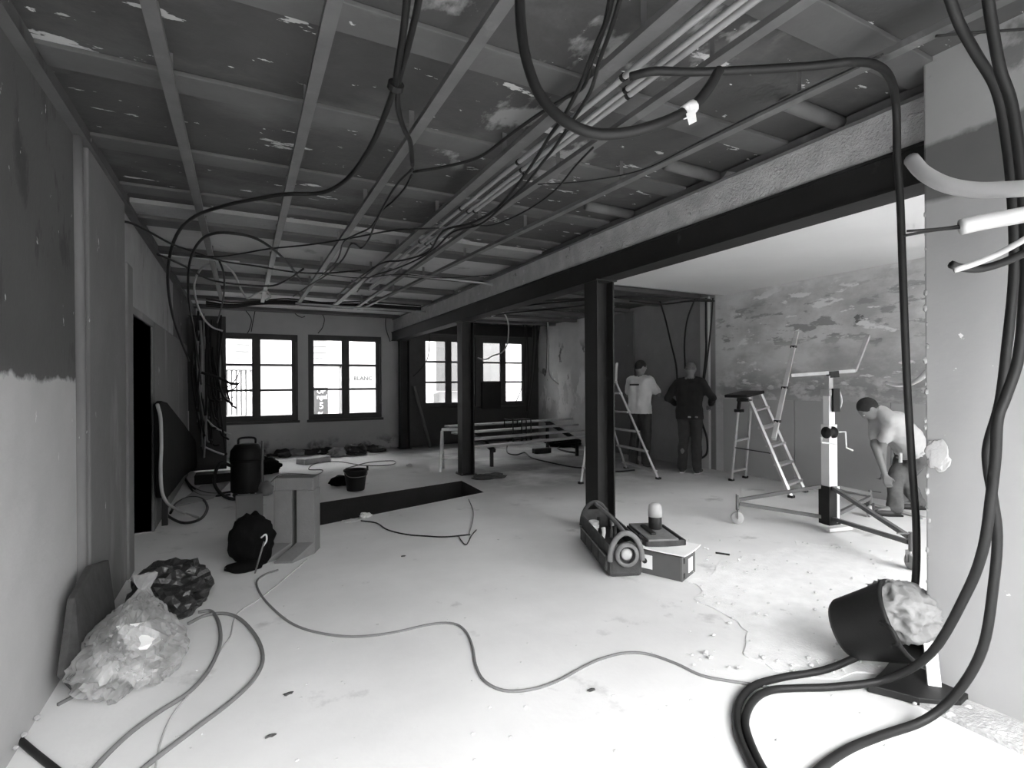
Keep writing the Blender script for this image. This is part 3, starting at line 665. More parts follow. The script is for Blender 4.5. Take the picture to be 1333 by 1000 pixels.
x0, x1, z0, z1 = rect_px(564, 570, 504, 527, -1.5)
th.part(MB().box(x0, x1, FY-1.56, FY-1.505, -.3, 1.1), 'drain_pipe', M_facadegrey)
for k in range(7): th.part(MB().box(7.72, 7.86, FY-1.53, FY-1.502, .05+.16*k, .15+.16*k), 'brick', M_facadegrey)
tr = Thing('street_tree', (11.5, 22, -.3), 'pale leafy tree beyond the far right window', 'tree')
tr.part(MB().tube([(11.5, 22, -.3), (11.55, 22, 1.2), (11.45, 22.1, 2.4)], [.13, .08], 8), 'trunk', M_shade, True)
tr.part(blob((11.5, 22.2, 1.9), (1.9, 1.2, .75), 3, 4, .5, 3), 'crown', M_leaf)
th2 = Thing('town_house', (14, 27, -.3), 'far white house behind the street tree', 'building')
th2.part(MB().box(10, 20, 26, 30, -.3, 4.2), 'wall', M_facade)
th2.part(MB().prism([(9.8, 25.6, 4.2), (20.2, 25.6, 4.2), (20.2, 28, 5.8), (9.8, 28, 5.8)], (0, 0, 1), .12), 'roof', M_facadegrey)
for k in range(3): th2.part(MB().box(11+2*k, 12+2*k, 25.95, 25.998, 1.2, 2.4), 'window', M_facadegrey)
sky_blocker = Thing('town_house', (3, -12, -.2), 'unseen row of plain houses behind the camera, added to block low sky', 'building')
sky_blocker.part(MB().box(-20, 26, -16, -12, -.2, 5.7), 'wall', M_facadegrey)  # unseen wall, added and sized to keep low sky out of the room's depth

# ------------------------------------------------------------------ left corner: cable board, tangle, triangular sheet
cbd = Thing('cable_board', (-.6, 9.9, 0), 'tall dark board in the left corner buried under cut cables', 'board')
cbd.part(MB().box(-.77, -.24, 9.9, 9.94, .02, 2.55), 'board', M_door, bevel=.004)
cbd.part(MB().box(-.77, -.55, 9.78, 9.9, 1.0, 2.5), 'trunking', M_door, bevel=.006)
rnd = random.Random(3); M_grey2 = mat('worn_grey_sheath', .24, .1, 8, .6, .02)
for k in range(26):
    x = rnd.uniform(-.72, -.28); z = rnd.uniform(1.9, 2.6); y = 9.76-rnd.random()*.12
    ex = x+rnd.uniform(-.05, .30); ez = rnd.uniform(.25, 1.2); ey = y-rnd.uniform(.02, .35)
    P = [Vector((x, y, z)), Vector((x+rnd.uniform(-.06, .06), y-.05, (z+ez)/2+.2)), Vector(((x+ex)/2, (y+ey)/2-.03, ez+.15)), Vector((ex, ey, ez+rnd.uniform(-.03, .05)))]
    m = M_black if k % 4 else M_grey2
    o = MB().tube(P, rnd.uniform(.012, .02), 7).build('cable', m, None, True, origin=P[0])
    tag(o, 'pale cut cable tail hanging from the dark corner board' if k % 4 == 0 else 'black cut cable tail hanging from the dark corner board', 'cable', 'pale cable tails on the corner board' if k % 4 == 0 else 'black cable tails on the corner board')
for k, (pts, m, r, lab) in enumerate(((((262, 485), (285, 492), (300, 499), (310, 500)), M_black, .022, 'thick black cable stub reaching across the left window'),
        (((280, 505), (298, 503), (308, 492), (312, 483)), M_black, .009, 'thin black wire hooked upward across the left window'),
        (((270, 500), (290, 511), (302, 508), (312, 498)), M_black, .010, 'black wire sagging across the left window bar'),
        (((272, 517), (290, 519), (306, 517)), M_black, .007, 'thin wire sticking straight out across the lower left window'),
        (((268, 545), (278, 555), (290, 562), (301, 566)), M_lightgrey, .014, 'pale cable tail curving below the left window'),
        (((262, 580), (280, 588), (292, 592)), M_lightgrey, .014, 'pale cable tail close to the floor below the left window'))):
    cable('cable', lab, 'cable', m, r, YY(9.55, *pts))
ps = [(208, 526), (212, 522), (218, 524), (240, 552), (258, 578), (265, 592), (263, 606), (250, 613), (240, 620), (230, 634), (219, 648), (211, 648)]
front = [onx(a, b, XL+.10+.05*noise.noise(Vector((a*.05, b*.05, 0)))) for a, b in ps]
solid('triangular_sheet', MB().prism(front, (-1, 0, 0), .05), M_blackmatt, 'big black triangular sheet leaning on the left wall past the door', 'sheet', bevel=.01)
sup = onx(216, 660, XL+.09)
solid('sheet_support', MB().bar((XL+.08, sup.y, 0), (XL+.08, sup.y+.05, sup.z+.35), .05, .05), M_black, 'black post under the triangular sheet', 'post')
cable('conduit', 'pale conduit standing upright along the edge of the triangular sheet', 'conduit', M_conduit, .013, XX(XL+.2, (205, 527), (209, 545), (210, 580), (209, 610), (211, 640), (218, 655), (228, 662)) + FL((240, 668), (258, 674)))
solid('plaster_sheet', MB().prism([onz(225, 662)+Vector((0, 0, .01)), onz(262, 634)+Vector((0, 0, .01)), onz(300, 628)+Vector((0, 0, .01)), onz(278, 650)+Vector((0, 0, .01))], (0, 0, 1), .012), M_wlight, 'pale offcut sheet lying on the floor below the hoses', 'offcut')

# industrial vacuum
vb = onz(322, 645); v = Thing('site_vacuum', (vb.x, vb.y, 0), 'dark industrial vacuum barrel standing behind the grey block', 'vacuum')
T = Matrix.Translation((vb.x, vb.y, 0))
v.part(MB().lathe([(.17, .05), (.19, .07), (.19, .44), (.175, .46)], 28, T), 'barrel', M_black, True)
v.part(MB().lathe([(.195, .46), (.2, .48), (.19, .58), (.14, .65), (.05, .67)], 28, T), 'motor_head', M_black, True)
v.part(MB().tube([(vb.x-.1, vb.y, .66), (vb.x-.08, vb.y, .73), (vb.x+.08, vb.y, .73), (vb.x+.1, vb.y, .66)], .014, 8), 'handle', M_black, True)
v.part(MB().lathe([(.197, .44), (.2, .445), (.2, .455), (.197, .46)], 28, T), 'clamp_ring', M_black, True)
for k in range(4):
    a = k*math.pi/2+.4; c = Vector((vb.x+.15*math.cos(a), vb.y+.15*math.sin(a), .03)); v.part(MB().lathe([(.03, -.012), (.03, .012)], 12, Matrix.Translation(c) @ Matrix.Rotation(R(90), 4, 'X')), 'caster', M_black)
v.part(MB().tube([(vb.x-.17, vb.y-.1, .4), (vb.x-.3, vb.y-.15, .45), (vb.x-.36, vb.y-.1, .2), (vb.x-.2, vb.y-.25, .03), (vb.x+.1, vb.y-.28, .03)], .02, 9), 'hose', M_black, True)
v.part(MB().tube([(vb.x+.16, vb.y-.12, .03), (vb.x+.17, vb.y-.13, .7)], .012, 8, False), 'wand', M_galv, True)
sk = onz(345, 617); solid('dark_sack', blob((sk.x, sk.y, .12), (.22, .18, .15), 4, 4, .25, 2, .0), M_blackmatt, 'lumpy dark sack on the floor right of the vacuum', 'sack', smooth=True, origin=(sk.x, sk.y, 0))
sk = onz(285, 628); solid('dark_toolcase', MB().box(sk.x-.3, sk.x+.22, sk.y-.1, sk.y+.2, 0, .14), M_black, 'flat black tool case on the floor left of the vacuum', 'case', bevel=.015, origin=(sk.x, sk.y, 0))
sk = onz(345, 645); solid('grey_pouch', blob((sk.x, sk.y, .08), (.1, .08, .11), 6, 3, .25, 2, 0), M_grey, 'small grey pouch beside the top of the grey block', 'pouch', smooth=True, origin=(sk.x, sk.y, 0))

# grey block with a slot and two ramped feet
b0 = onz(383, 722); ang = math.atan2(RGT.y, RGT.x)
gb = Thing('slotted_block', (b0.x, b0.y, 0), 'tall grey slotted block with two sloping feet beside the pit', 'block')
MT = Matrix.Translation((b0.x, b0.y, 0)) @ Matrix.Rotation(ang+R(4), 4, 'Z')
gb.part(MB().box(-.165, -.018, 0, .16, 0, .53, MT), 'left_slab', M_concrete, bevel=.006)
gb.part(MB().box(.018, .165, 0, .16, 0, .53, MT), 'right_slab', M_concrete, bevel=.006)
gb.part(MB().box(-.018, .018, .12, .16, 0, .53, MT), 'slot_back', M_concrete)
gb.part(MB().box(-.155, .160, -.004, .165, .53, .635, MT), 'cap', M_concrete, bevel=.008)
for nm, xa, xb, sh in (('left_foot', -.165, -.02, -.13), ('right_foot', .018, .16, -.10)):
    vv = [MT @ Vector(q) for q in ((xa, 0, 0), (xb, 0, 0), (xb+sh, -.22, 0), (xa+sh, -.22, 0), (xa, 0, .10), (xb, 0, .10), (xb+sh, -.22, .015), (xa+sh, -.22, .015))]
    gb.part(MB().add(vv, [(0, 1, 2, 3), (4, 7, 6, 5), (0, 4, 5, 1), (1, 5, 6, 2), (2, 6, 7, 3), (3, 7, 4, 0)]), nm, M_concrete, bevel=.004)
c = onz(328, 738)
rb = Thing('black_sack', (c.x, c.y, 0), 'round black sack with a small white tag left of the grey block', 'sack')
rb.part(blob((c.x, c.y+.06, .19), (.165, .15, .21), 2, 4, .16, 2.2, .0), 'sack_body', M_blackmatt, True)
rb.part(MB().tube([atd(340, 700, 3.75), atd(346, 696, 3.74), atd(347, 704, 3.74), atd(342, 712, 3.75)], .006, 6), 'tag', M_white_p, True)
rb.part(MB().tube([atd(344, 705, 3.72), atd(338, 725, 3.7), onz(332, 746, .008)], .006, 6), 'cord', M_grey, True)
rb.part(blob((c.x-.05, c.y-.06, .03), (.13, .09, .04), 9, 3, .2, 2, 0), 'slumped_fold', M_blackmatt, True)
sk = onz(325, 690); solid('grey_offcut', MB().box(sk.x-.12, sk.x+.12, sk.y, sk.y+.05, 0, .34), M_wmid, 'grey board offcut standing behind the black sack', 'offcut', bevel=.006, origin=(sk.x, sk.y, 0))
# bucket
k0 = onz(463, 638); bu = Thing('bucket', (k0.x, k0.y, 0), 'black rubber bucket standing behind the pit', 'bucket'); T = Matrix.Translation((k0.x, k0.y, 0))
bu.part(MB().lathe([(.11, 0), (.115, .01), (.148, .26), (.156, .262), (.156, .275), (.14, .275), (.105, .02), (.0, .02)], 28, T, False), 'shell', M_black, True)
bu.part(MB().lathe([(.11, 0), (.0, 0)], 28, T, False), 'bottom', M_black)
bu.part(MB().tube([(k0.x-.155, k0.y, .26), (k0.x-.1, k0.y-.14, .20), (k0.x+.1, k0.y-.14, .20), (k0.x+.155, k0.y, .26)], .005, 6), 'bail_handle', M_galv, True)
bu.part(MB().box(k0.x+.145, k0.x+.165, k0.y-.02, k0.y+.02, .25, .31), 'ear', M_black)
sk = onz(443, 632); solid('dark_bundle', blob((sk.x, sk.y, .06), (.15, .10, .075), 11, 3, .25, 2, 0), M_blackmatt, 'low dark bundle on the floor left of the bucket', 'bundle', smooth=True, origin=(sk.x, sk.y, 0))
# debris along the back wall
pk = onz(408, 602); pa, pb = onz(391, 605), onz(425, 600)
solid('plank_offcut', MB().bar(pa+Vector((0, 0, .05)), pb+Vector((0, 0, .05)), .26, .10), M_wood, 'short pale plank with a dark edge lying near the back wall', 'plank', bevel=.004)
for k in range(34):
    px = rnd.uniform(350, 515); p = onz(px, 594-(px-350)*.062+rnd.uniform(-2, 4)); s_ = rnd.uniform(.05, .16)
    if p.y > YB-.25: p.y = YB-.25
    o = blob((p.x, p.y, s_*.35), (s_, s_*.8, s_*.5), k+20, 2, .5, 2, 0).build('rubble_lump', M_darkrub if k % 5 else M_rubble, None, origin=(p.x, p.y, 0))
    tag(o, 'dark lump in the heap of rubble along the back wall foot' if k % 5 else 'grey lump in the heap of rubble along the back wall foot', 'rubble', 'dark rubble by the back wall' if k % 5 else 'grey rubble by the back wall')
for k, (px, py, s_, lab, m) in enumerate(((440, 594, .15, 'crumpled pale paper on the rubble heap under the second window', M_rubble), (462, 592, .2, 'crumpled grey sheet at the right end of the rubble heap', M_darkrub), (476, 674, .05, 'small pale lump of plaster on the near pit edge', M_chip), (458, 679, .08, 'flat pale plaster flake beside the near pit edge', M_chip), (533, 607, .04, 'tiny pale chip on the floor beyond the bucket', M_chip))):
    p = onz(px, py); solid('plaster_lump', blob((p.x, p.y, s_*(.45 if k != 3 else .1)), (s_*1.2, s_*.8, s_*(.6 if k != 3 else .15)), k+60, 3, .5, 2.5, 0), m, lab, 'rubble', origin=(p.x, p.y, 0))

# ------------------------------------------------------------------ trestles, boards, clamps
def trestle(label, c, w, h, ang):
    t = Thing('trestle', (c.x, c.y, 0), label, 'trestle', 'trestles under the boards')
    MT = Matrix.Translation((c.x, c.y, 0)) @ Matrix.Rotation(ang, 4, 'Z'); q = lambda x, y, z: MT @ Vector((x, y, z))
    t.part(MB().bar(q(-w/2, 0, h-.02), q(w/2, 0, h-.02), .045, .04), 'top_bar', M_alu)
    for sx in (-1, 1):
        for sy in (-1, 1): t.part(MB().bar(q(sx*w/2*.96, sy*.02, h-.04), q(sx*w/2*1.02, sy*.2, 0), .035, .03, (1, 0, 0)), 'leg', M_alu)
        t.part(MB().bar(q(sx*w/2, -.12, h*.4), q(sx*w/2, .12, h*.4), .025, .02), 'spreader', M_alu)
    t.part(MB().bar(q(-w/2, -.15, h*.3), q(w/2, -.15, h*.3), .03, .02), 'stretcher', M_alu)
trestle('pale metal trestle beside the far column', onz(588, 612), .32, .68, ang)
for k, xx in enumerate((3.75, 5.75)):
    t = Thing('board_rack', (xx, 8.4, 0), ('low dark sloping rack under the left part of the boards', 'low dark sloping rack under the right part of the boards')[k], 'rack', 'racks under the boards')
    ys = .19*(xx-3.3)
    t.part(MB().bar((xx, 7.85+ys, .28), (xx, 9.15+ys, .62), .06, .06), 'rail', M_black)
    t.part(MB().bar((xx, 7.95+ys, 0), (xx, 7.95+ys, .28), .05, .05), 'leg', M_black)
    t.part(MB().bar((xx, 9.05+ys, 0), (xx, 9.05+ys, .58), .05, .05), 'leg', M_black)
for k, (ya, za, lab) in enumerate(((7.95, .36, 'front board of the row lying on the sloping racks'), (8.30, .45, 'second board of the row lying on the sloping racks'), (8.65, .54, 'third board of the row lying on the sloping racks'), (9.0, .635, 'rearmost board of the row lying on the sloping racks'))):
    a = Vector((3.30, ya, za)); b = Vector((6.05+.1*k, ya+.19*2.75, za))
    solid('board', MB().bar(a, b, .16, .035), M_wood if k % 2 else M_lightgrey, lab, 'board', 'boards lying on sloping racks', bevel=.003)
for k in range(4):
    px = (661, 672, 678, 684)[k]; c = ony(px, 560, 8.84); 
    t = Thing('bar_clamp', (c.x, c.y, .49), ('leftmost', 'second from left', 'third from left', 'rightmost')[k]+' dark bar clamp gripping the boards', 'clamp', 'bar clamps on the boards')
    t.part(MB().tube([(c.x, c.y-.22, .36), (c.x, c.y-.22, .70), (c.x, c.y-.20, .73), (c.x, c.y+.12, .73), (c.x, c.y+.14, .70), (c.x, c.y+.14, .58)], .012, 6, False), 'bow', M_black)
    t.part(MB().tube([(c.x, c.y-.22, .32), (c.x, c.y-.22, .40)], .018, 8, False), 'grip', M_black)
p = onz(705, 590); solid('black_plug_box', MB().box(p.x-.18, p.x+.2, p.y-.06, p.y+.08, 0, .10), M_black, 'black cable box on the floor in front of the boards', 'box', bevel=.012, origin=(p.x, p.y, 0))
p = onz(735, 581); solid('dark_tarpaulin', blob((p.x, p.y, .07), (.38, .22, .09), 13, 4, .5, 2.5, 0), M_blackmatt, 'dark crumpled tarpaulin at the right end of the boards', 'tarpaulin', smooth=True, origin=(p.x, p.y, 0))
p = onz(637, 622); solid('dark_dust_heap', blob((p.x, p.y, .01), (.25, .16, .05), 14, 3, .5, 3, 0), M_darkrub, 'low dark dust heap at the foot of the far column', 'dust', origin=(p.x, p.y, 0))

# ------------------------------------------------------------------ stepladders
def ladder_face(t, b0, b1, t0, t1, steps, m, w=.06, th=.028, nm='stile', tread=.08, fr=(.1, .9)):
    t.part(MB().bar(b0, t0, th, w, FWD), nm, m); t.part(MB().bar(b1, t1, th, w, FWD), nm, m)
    for k in range(steps):
        f = fr[0]+(fr[1]-fr[0])*(k/(max(steps-1, 1)))
        t.part(MB().bar(b0.lerp(t0, f), b1.lerp(t1, f), tread, .025), 'step' if tread > .05 else 'rung', m)
L1 = Thing('stepladder', (4.9, 6.2, 0), 'aluminium stepladder with wide foot behind the near column', 'stepladder', 'aluminium stepladders')
ap = Vector((4.92, 6.42, 1.42)); M_alud = mat('dull_aluminium', .36, .1, 9, .45, .02, metal=.2)
R0, L0 = onz(857, 624), onz(803, 606)
L0 = R0.lerp(L0, .75)
ladder_face(L1, L0, R0, ap+Vector((-.02, .16, 0)), ap+Vector((.10, -.12, 0)), 5, M_alud, .055, .025, fr=(.08, .88))
n0, n1 = onz(756, 630), onz(788, 640)
ladder_face(L1, n0, n1, ap+Vector((-.10, .16, -.04)), ap+Vector((.02, -.12, -.04)), 2, M_alu, .04, .025, tread=.03, fr=(.15, .55))
L1.part(MB().bar(ap+Vector((.10, -.12, 0)), atd(803, 473, (ap.x*sn+ap.y*cs)+.05), .025, .055, FWD), 'grab_rail', M_alud)
L1.part(MB().bar(ap+Vector((-.06, .17, 0)), ap+Vector((.06, -.13, 0)), .2, .03), 'platform', M_alud)
for p in (R0, L0, n0, n1): L1.part(MB().box(p.x-.03, p.x+.03, p.y-.03, p.y+.03, 0, .03), 'rubber_foot', M_black)
L2 = Thing('stepladder', (6.2, 4.6, 0), 'aluminium stepladder with black top tray beside the panel lift', 'stepladder', 'aluminium stepladders')
f0, f1, r0, r1 = onz(1030, 648), onz(1054, 638), onz(952, 626), onz(972, 622)
f1 = f0+(f1-f0)*.72
dd = 6.85; tp = atd(974, 517, dd); tq = atd(990, 513, dd+.25)
ladder_face(L2, f0, f1, tp, tq, 5, M_alu, .065, .03, tread=.09, fr=(.12, .86))
rt0, rt1 = tp+Vector((0, .14, -.02)), tq+Vector((0, .14, -.02))
r1 = r0+(r1-r0)*.9
if r1.x > XW-.08: r1.x = XW-.08
ladder_face(L2, r0, r1, rt0, rt1, 2, M_alu, .04, .025, tread=.03, fr=(.12, .5))
tc_ = (tp+tq)/2
L2.part(MB().bar(tp.lerp(tq, -.25)+Vector((-.06, .1, .02)), tp.lerp(tq, 1.2)+Vector((-.06, .1, .02)), .30, .04), 'tray', M_black, bevel=.008)
L2.part(MB().bar(f0.lerp(tp, .42)+Vector((0, .02, 0)), r0.lerp(rt0, .42), .02, .01), 'spreader_strap', M_black)
for p in (f0, f1, r0, r1): L2.part(MB().box(p.x-.03, p.x+.03, p.y-.03, p.y+.03, 0, .03), 'rubber_foot', M_black)
q = atd(966, 524, dd+.05)
dr = Thing('cordless_drill', (q.x, q.y, q.z-.06), 'black cordless drill hanging at the edge of the ladder tray', 'drill')
dr.part(MB().tube([q+Vector((-.02, .05, .035)), q+Vector((.0, -.10, .035))], [.03, .022], 12, False), 'motor_body', M_black, True)
dr.part(MB().bar(q+Vector((-.01, .03, .03)), q+Vector((-.01, .05, -.09)), .04, .035), 'grip', M_black, bevel=.006)
dr.part(MB().box(q.x-.05, q.x+.03, q.y-.01, q.y+.09, q.z-.13, q.z-.09), 'battery', M_black, bevel=.006)
dr.part(MB().tube([q+Vector((0, -.10, .035)), q+Vector((0, -.15, .035))], .012, 10, False), 'chuck', M_galv, True)

# ------------------------------------------------------------------ panel lift
mb0 = onz(1080, 690); md = (mb0.x*sn+mb0.y*cs)
LF = Thing('panel_lift', (mb0.x, mb0.y, 0), 'plasterboard panel lift with white mast on three caster legs', 'panel lift')
UP = Vector((0, 0, 1)); mx, my = mb0.x, mb0.y
def zat(py, d, px=1083): return atd(px, py, d).z
MT = Matrix.Translation((mx, my, 0)) @ Matrix.Rotation(ang+.3, 4, 'Z')
LF.part(MB().box(-.07, .07, -.06, .06, .06, .42, MT), 'base_sleeve', M_steel, bevel=.004)
LF.part(MB().box(-.05, .05, -.045, .045, .05, 1.0, MT), 'outer_mast', M_white_p, bevel=.004)
LF.part(MB().box(.02, .052, -.066, -.05, .08, .42, MT), 'mast_face', M_white_p, bevel=.002)
LF.part(MB().box(-.036, .036, -.034, .034, 1.0, 1.30, MT), 'inner_mast', M_white_p, bevel=.004)
LF.part(MB().box(-.026, .026, -.026, .026, 1.30, 1.46, MT), 'top_tube', M_alud, bevel=.003)
LF.part(MB().box(-.05, .05, -.05, .05, 1.27, 1.33, MT), 'collar', M_alud, bevel=.006)
LF.part(MB().box(-.12, .16, -.11, -.07, .015, .05, MT), 'foot_plate', M_alu, bevel=.004)
wz = zat(570, md)
dmb = MB().lathe([(.055, -.045), (.055, -.04), (.035, -.035), (.035, .035), (.055, .04), (.055, .045)], 18, MT @ Matrix.Translation((-.06, -.06, .93)) @ Matrix.Rotation(R(90), 4, 'Y'))
wn = LF.part(dmb, 'winch_drum', M_steel, True)
LF.part(MB().tube([MT @ Vector(p) for p in ((.05, -.06, .93), (.13, -.06, .93), (.14, -.06, .78), (.22, -.06, .75))], .008, 7, False), 'crank', M_alu, parent=wn)
LF.part(MB().tube([MT @ Vector(p) for p in ((-.16, -.06, .89), (-.16, -.06, .84), (.02, -.06, .82))], .008, 7, False), 'brake_lever', M_alu)
LF.part(MB().box(-.02, .06, -.07, -.045, 1.12, 1.34, MT), 'latch', M_steel, bevel=.004)
LF.part(MB().tube([MT @ Vector(p) for p in ((.06, -.06, 1.32), (.09, -.06, 1.22), (.06, -.06, 1.14))], .006, 6), 'cable_guide', M_alu, True)
ends = []
for px, py in ((960, 682), (1186, 742), (1133, 673)):
    e = onz(px, py); ends.append(e)
    dirv = (Vector((e.x, e.y, 0))-Vector((mx, my, 0))); Ld = dirv.length; dirv.normalize(); sd = dirv.cross(UP)
    top = Vector((e.x, e.y, .24)); 
    lg = LF.part(MB().bar(Vector((mx, my, .41))+dirv*.06, top-dirv*.02, .032, .032), 'leg', M_galv)
    LF.part(MB().bar(Vector((mx, my, .12))+dirv*.06, Vector((e.x, e.y, .20))-dirv*.02, .032, .032), 'leg_brace', M_galv)
    LF.part(MB().tube([Vector((e.x, e.y, .14)), Vector((e.x, e.y, .28))], .016, 10, False), 'caster_stem', M_galv)
    for s_ in (-1, 1): LF.part(MB().bar(Vector((e.x, e.y, .15))+sd*.024*s_, Vector((e.x, e.y, .055))+sd*.024*s_, .03, .005, dirv), 'fork', M_galv)
    wm = Matrix.Translation((e.x, e.y, .06)) @ Matrix((sd, UP, dirv)).transposed().to_4x4() @ Matrix.Rotation(R(90), 4, 'Y')
    LF.part(MB().lathe([(.02, -.018), (.052, -.016), (.06, -.01), (.06, .01), (.052, .016), (.02, .018)], 20, wm), 'wheel', M_lightgrey, True)
    LF.part(MB().tube([top+Vector((0, 0, .03)), top+Vector((0, 0, .03))+sd*.1], .006, 6, False), 'brake_pedal', M_galv)
hz = 1.47
cl, cr_ = atd(1029, 489, md), atd(1112, 483, md)
LF.part(MB().bar(cl, cr_, .035, .03), 'cradle_bar', M_alud)
LF.part(MB().bar(atd(1078, 488, md), atd(1090, 487, md), .06, .06), 'cradle_head', M_steel)
LF.part(MB().bar(atd(1037, 433, md+.30), atd(1007, 572, md-.35), .035, .03), 'support_arm', M_alud)
LF.part(MB().bar(atd(1130, 437, md+.30), cr_, .035, .03), 'support_arm', M_alud)
for f in (.15, .55, .85): 
    p = atd(1037, 433, md+.30).lerp(atd(1007, 572, md-.35), f); LF.part(MB().box(p.x-.022, p.x+.022, p.y-.022, p.y+.022, p.z-.012, p.z+.012), 'bolt_plate', M_steel)

# ------------------------------------------------------------------ tool bag, spray can, carton with a dusty panel
fa, fb, fd = onz(793, 753), onz(757, 706), onz(832, 741)
ux = (fb-fa); bl = ux.length; ux.normalize(); uy = Vector((-ux.y, ux.x, 0))
if uy.dot(fd-fa) < 0: uy = -uy
TBm = Matrix((ux, uy, Vector((0, 0, 1)))).transposed().to_4x4(); TBm.translation = fa
W_, H_ = .25, .24
tbag = Thing('tool_bag', fa, 'dark open tool bag full of tools in front of the near column', 'tool bag')
bl = max(bl, .5)
q = lambda x, y, z: TBm @ Vector((x, y, z))
tbag.part(MB().box(0, bl, 0, W_, 0, .15, TBm), 'base', M_canvas, bevel=.03, smooth=False)
w4 = MB(); w4.box(.01, bl-.01, 0, .012, .12, H_, TBm); w4.box(.01, bl-.01, W_-.012, W_, .12, H_+.02, TBm); w4.box(.005, .017, .01, W_-.01, .12, H_, TBm); w4.box(bl-.017, bl-.005, .01, W_-.01, .12, H_+.05, TBm)
tbag.part(w4, 'wall', M_canvas)
for k in range(4):
    x = .03+k*(bl-.06)/4; pc = tbag.part(MB().box(x, x+(bl-.08)/4-.01, -.022, 0, .04, .155, TBm), 'pocket', M_canvas, bevel=.008)
    tbag.part(MB().box(x, x+(bl-.08)/4-.01, -.025, -.02, .148, .158, TBm), 'pocket_hem', M_canvasl, parent=pc)
arch = [q(-.0, W_*(.5+.5*math.cos(math.pi*k/10))*.96+.005, .12+.20*math.sin(math.pi*k/10)) for k in range(11)]
tbag.part(MB().tube(arch, .02, 8), 'end_arch', M_canvasl, True)
arch = [q(bl, W_*(.5+.5*math.cos(math.pi*k/10)), .15+.20*math.sin(math.pi*k/10)) for k in range(11)]
tbag.part(MB().tube(arch, .018, 8), 'end_arch', M_canvas, True)
tbag.part(MB().tube([q(0, W_/2, .31), q(bl*.3, W_/2, .335), q(bl*.7, W_/2, .34), q(bl, W_/2, .34)], .016, 8), 'carry_bar', M_canvasl, True)
roll = Matrix.Translation(q(-.012, W_*.5, .17)) @ TBm.to_3x3().to_4x4() @ Matrix.Rotation(R(90), 4, 'Y')
def ringmb(M, R0, R1, h): return MB().lathe([(R0, -h), (R1, -h), (R1, h), (R0, h), (R0, -h)], 24, M, False)
tr_ = tag(ringmb(roll, .06, .085, .025).build('tape_roll', M_canvasl, None, True), 'grey tape roll strapped to the near end of the tool bag', 'tape roll')
c_ = tag(MB().lathe([(.0, -.018), (.03, -.018), (.045, 0), (.03, .018), (.0, .018)], 18, roll, False).build('measuring_tape', M_lightgrey, None, True), 'pale measuring tape inside the grey tape roll', 'measuring tape')
cup = Matrix.Translation(q(bl*.72, .05, .16)); cpo = Thing('paint_cup', q(bl*.72, .05, .16), 'pale cup standing in the left pocket of the tool bag', 'cup')
cpo.part(MB().lathe([(.035, 0), (.042, .09), (.038, .09), (.03, .01)], 18, cup, False), 'cup_wall', M_lightgrey, True)
cpo.part(MB().lathe([(.043, .035), (.044, .06)], 18, cup, False), 'band', M_white_p, True)
for k, (x, y, z, l, m, lab, nm) in enumerate(((.2, .12, .2, .16, M_black, 'black tool handle leaning out of the tool bag, nearest the roll', 'screwdriver'), (.32, .15, .2, .17, M_galv, 'metal rod standing in the middle of the tool bag', 'metal_rod'), (.42, .08, .2, .14, M_steel, 'dark tool handle beside the pale cup', 'screwdriver'), (.27, .06, .18, .12, M_white_p, 'white plastic handle at the front of the tool bag', 'screwdriver'))):
    o = MB().tube([q(x*bl/.6, y, z-.05), q(x*bl/.6+.03, y+.02, z+.03), q(x*bl/.6+.05, y+.02, z+l*.5)], [.012, .018], 10, False).build(nm, m, None, True); tag(o, lab, 'tool')
ct0 = onz(822, 722)
tr2 = Thing('tool_tray', q(.25, W_+.22, 0), 'dark plastic tool tray between the tool bag and the column', 'tray')
tm = MB(); y0, y1 = W_+.05, W_+.36; x0, x1 = .08, .52
tm.box(x0, x1, y0, y1, 0, .02, TBm); tm.box(x0, x1, y0, y0+.015, .02, .23, TBm); tm.box(x0, x1, y1-.015, y1, .02, .23, TBm); tm.box(x0, x0+.015, y0, y1, .02, .23, TBm); tm.box(x1-.015, x1, y0, y1, .02, .23, TBm)
tr2.part(tm, 'tub', M_canvas)
tr2.part(MB().box(x0-.01, x1+.01, y0+.02, y1-.06, .23, .245, TBm), 'lid', M_canvasl, bevel=.004)
tr2.part(MB().box(x0+.10, x1-.10, y0+.08, y0+.12, .246, .262, TBm), 'lid_handle', M_black, bevel=.004)
s0 = q(.36, y1-.13, .245)
sc_ = Thing('spray_can', s0, 'squat can with a pale domed cap on the tool tray', 'can')
sc_.part(MB().lathe([(.05, 0), (.052, .005), (.052, .09), (.048, .095)], 20, Matrix.Translation(s0)), 'can_body', M_black, True)
sc_.part(MB().lathe([(.054, .095), (.055, .14), (.048, .185), (.03, .20), (.0, .203)], 20, Matrix.Translation(s0)), 'cap', M_lightgrey, True)
# carton
g0, g1, g2 = onz(888, 758), onz(914, 737), onz(838, 733)
ax = (g1-g0); ay = (g2-g0); la, lb = ax.length, ay.length; ax.normalize(); ay = Vector((-ax.y, ax.x, 0)); 
if ay.dot(g2-g0) < 0: ay = -ay
la = .26; lb = .42
CM = Matrix((ax, ay, Vector((0, 0, 1)))).transposed().to_4x4(); CM.translation = g0
ca = Thing('carton', g0, 'dark grey carton with white labels beside the tool bag', 'box')
cm = MB(); hh = .17
cm.box(0, la, 0, lb, 0, .01, CM); cm.box(0, .008, 0, lb, .01, hh, CM); cm.box(la-.008, la, 0, lb, .01, hh, CM); cm.box(.008, la-.008, 0, .008, .01, hh, CM); cm.box(.008, la-.008, lb-.008, lb, .01, hh, CM)
ca.part(cm, 'body', M_box)
ca.part(MB().box(.12, .20, -.003, 0, .03, .13, CM), 'label', M_paper)
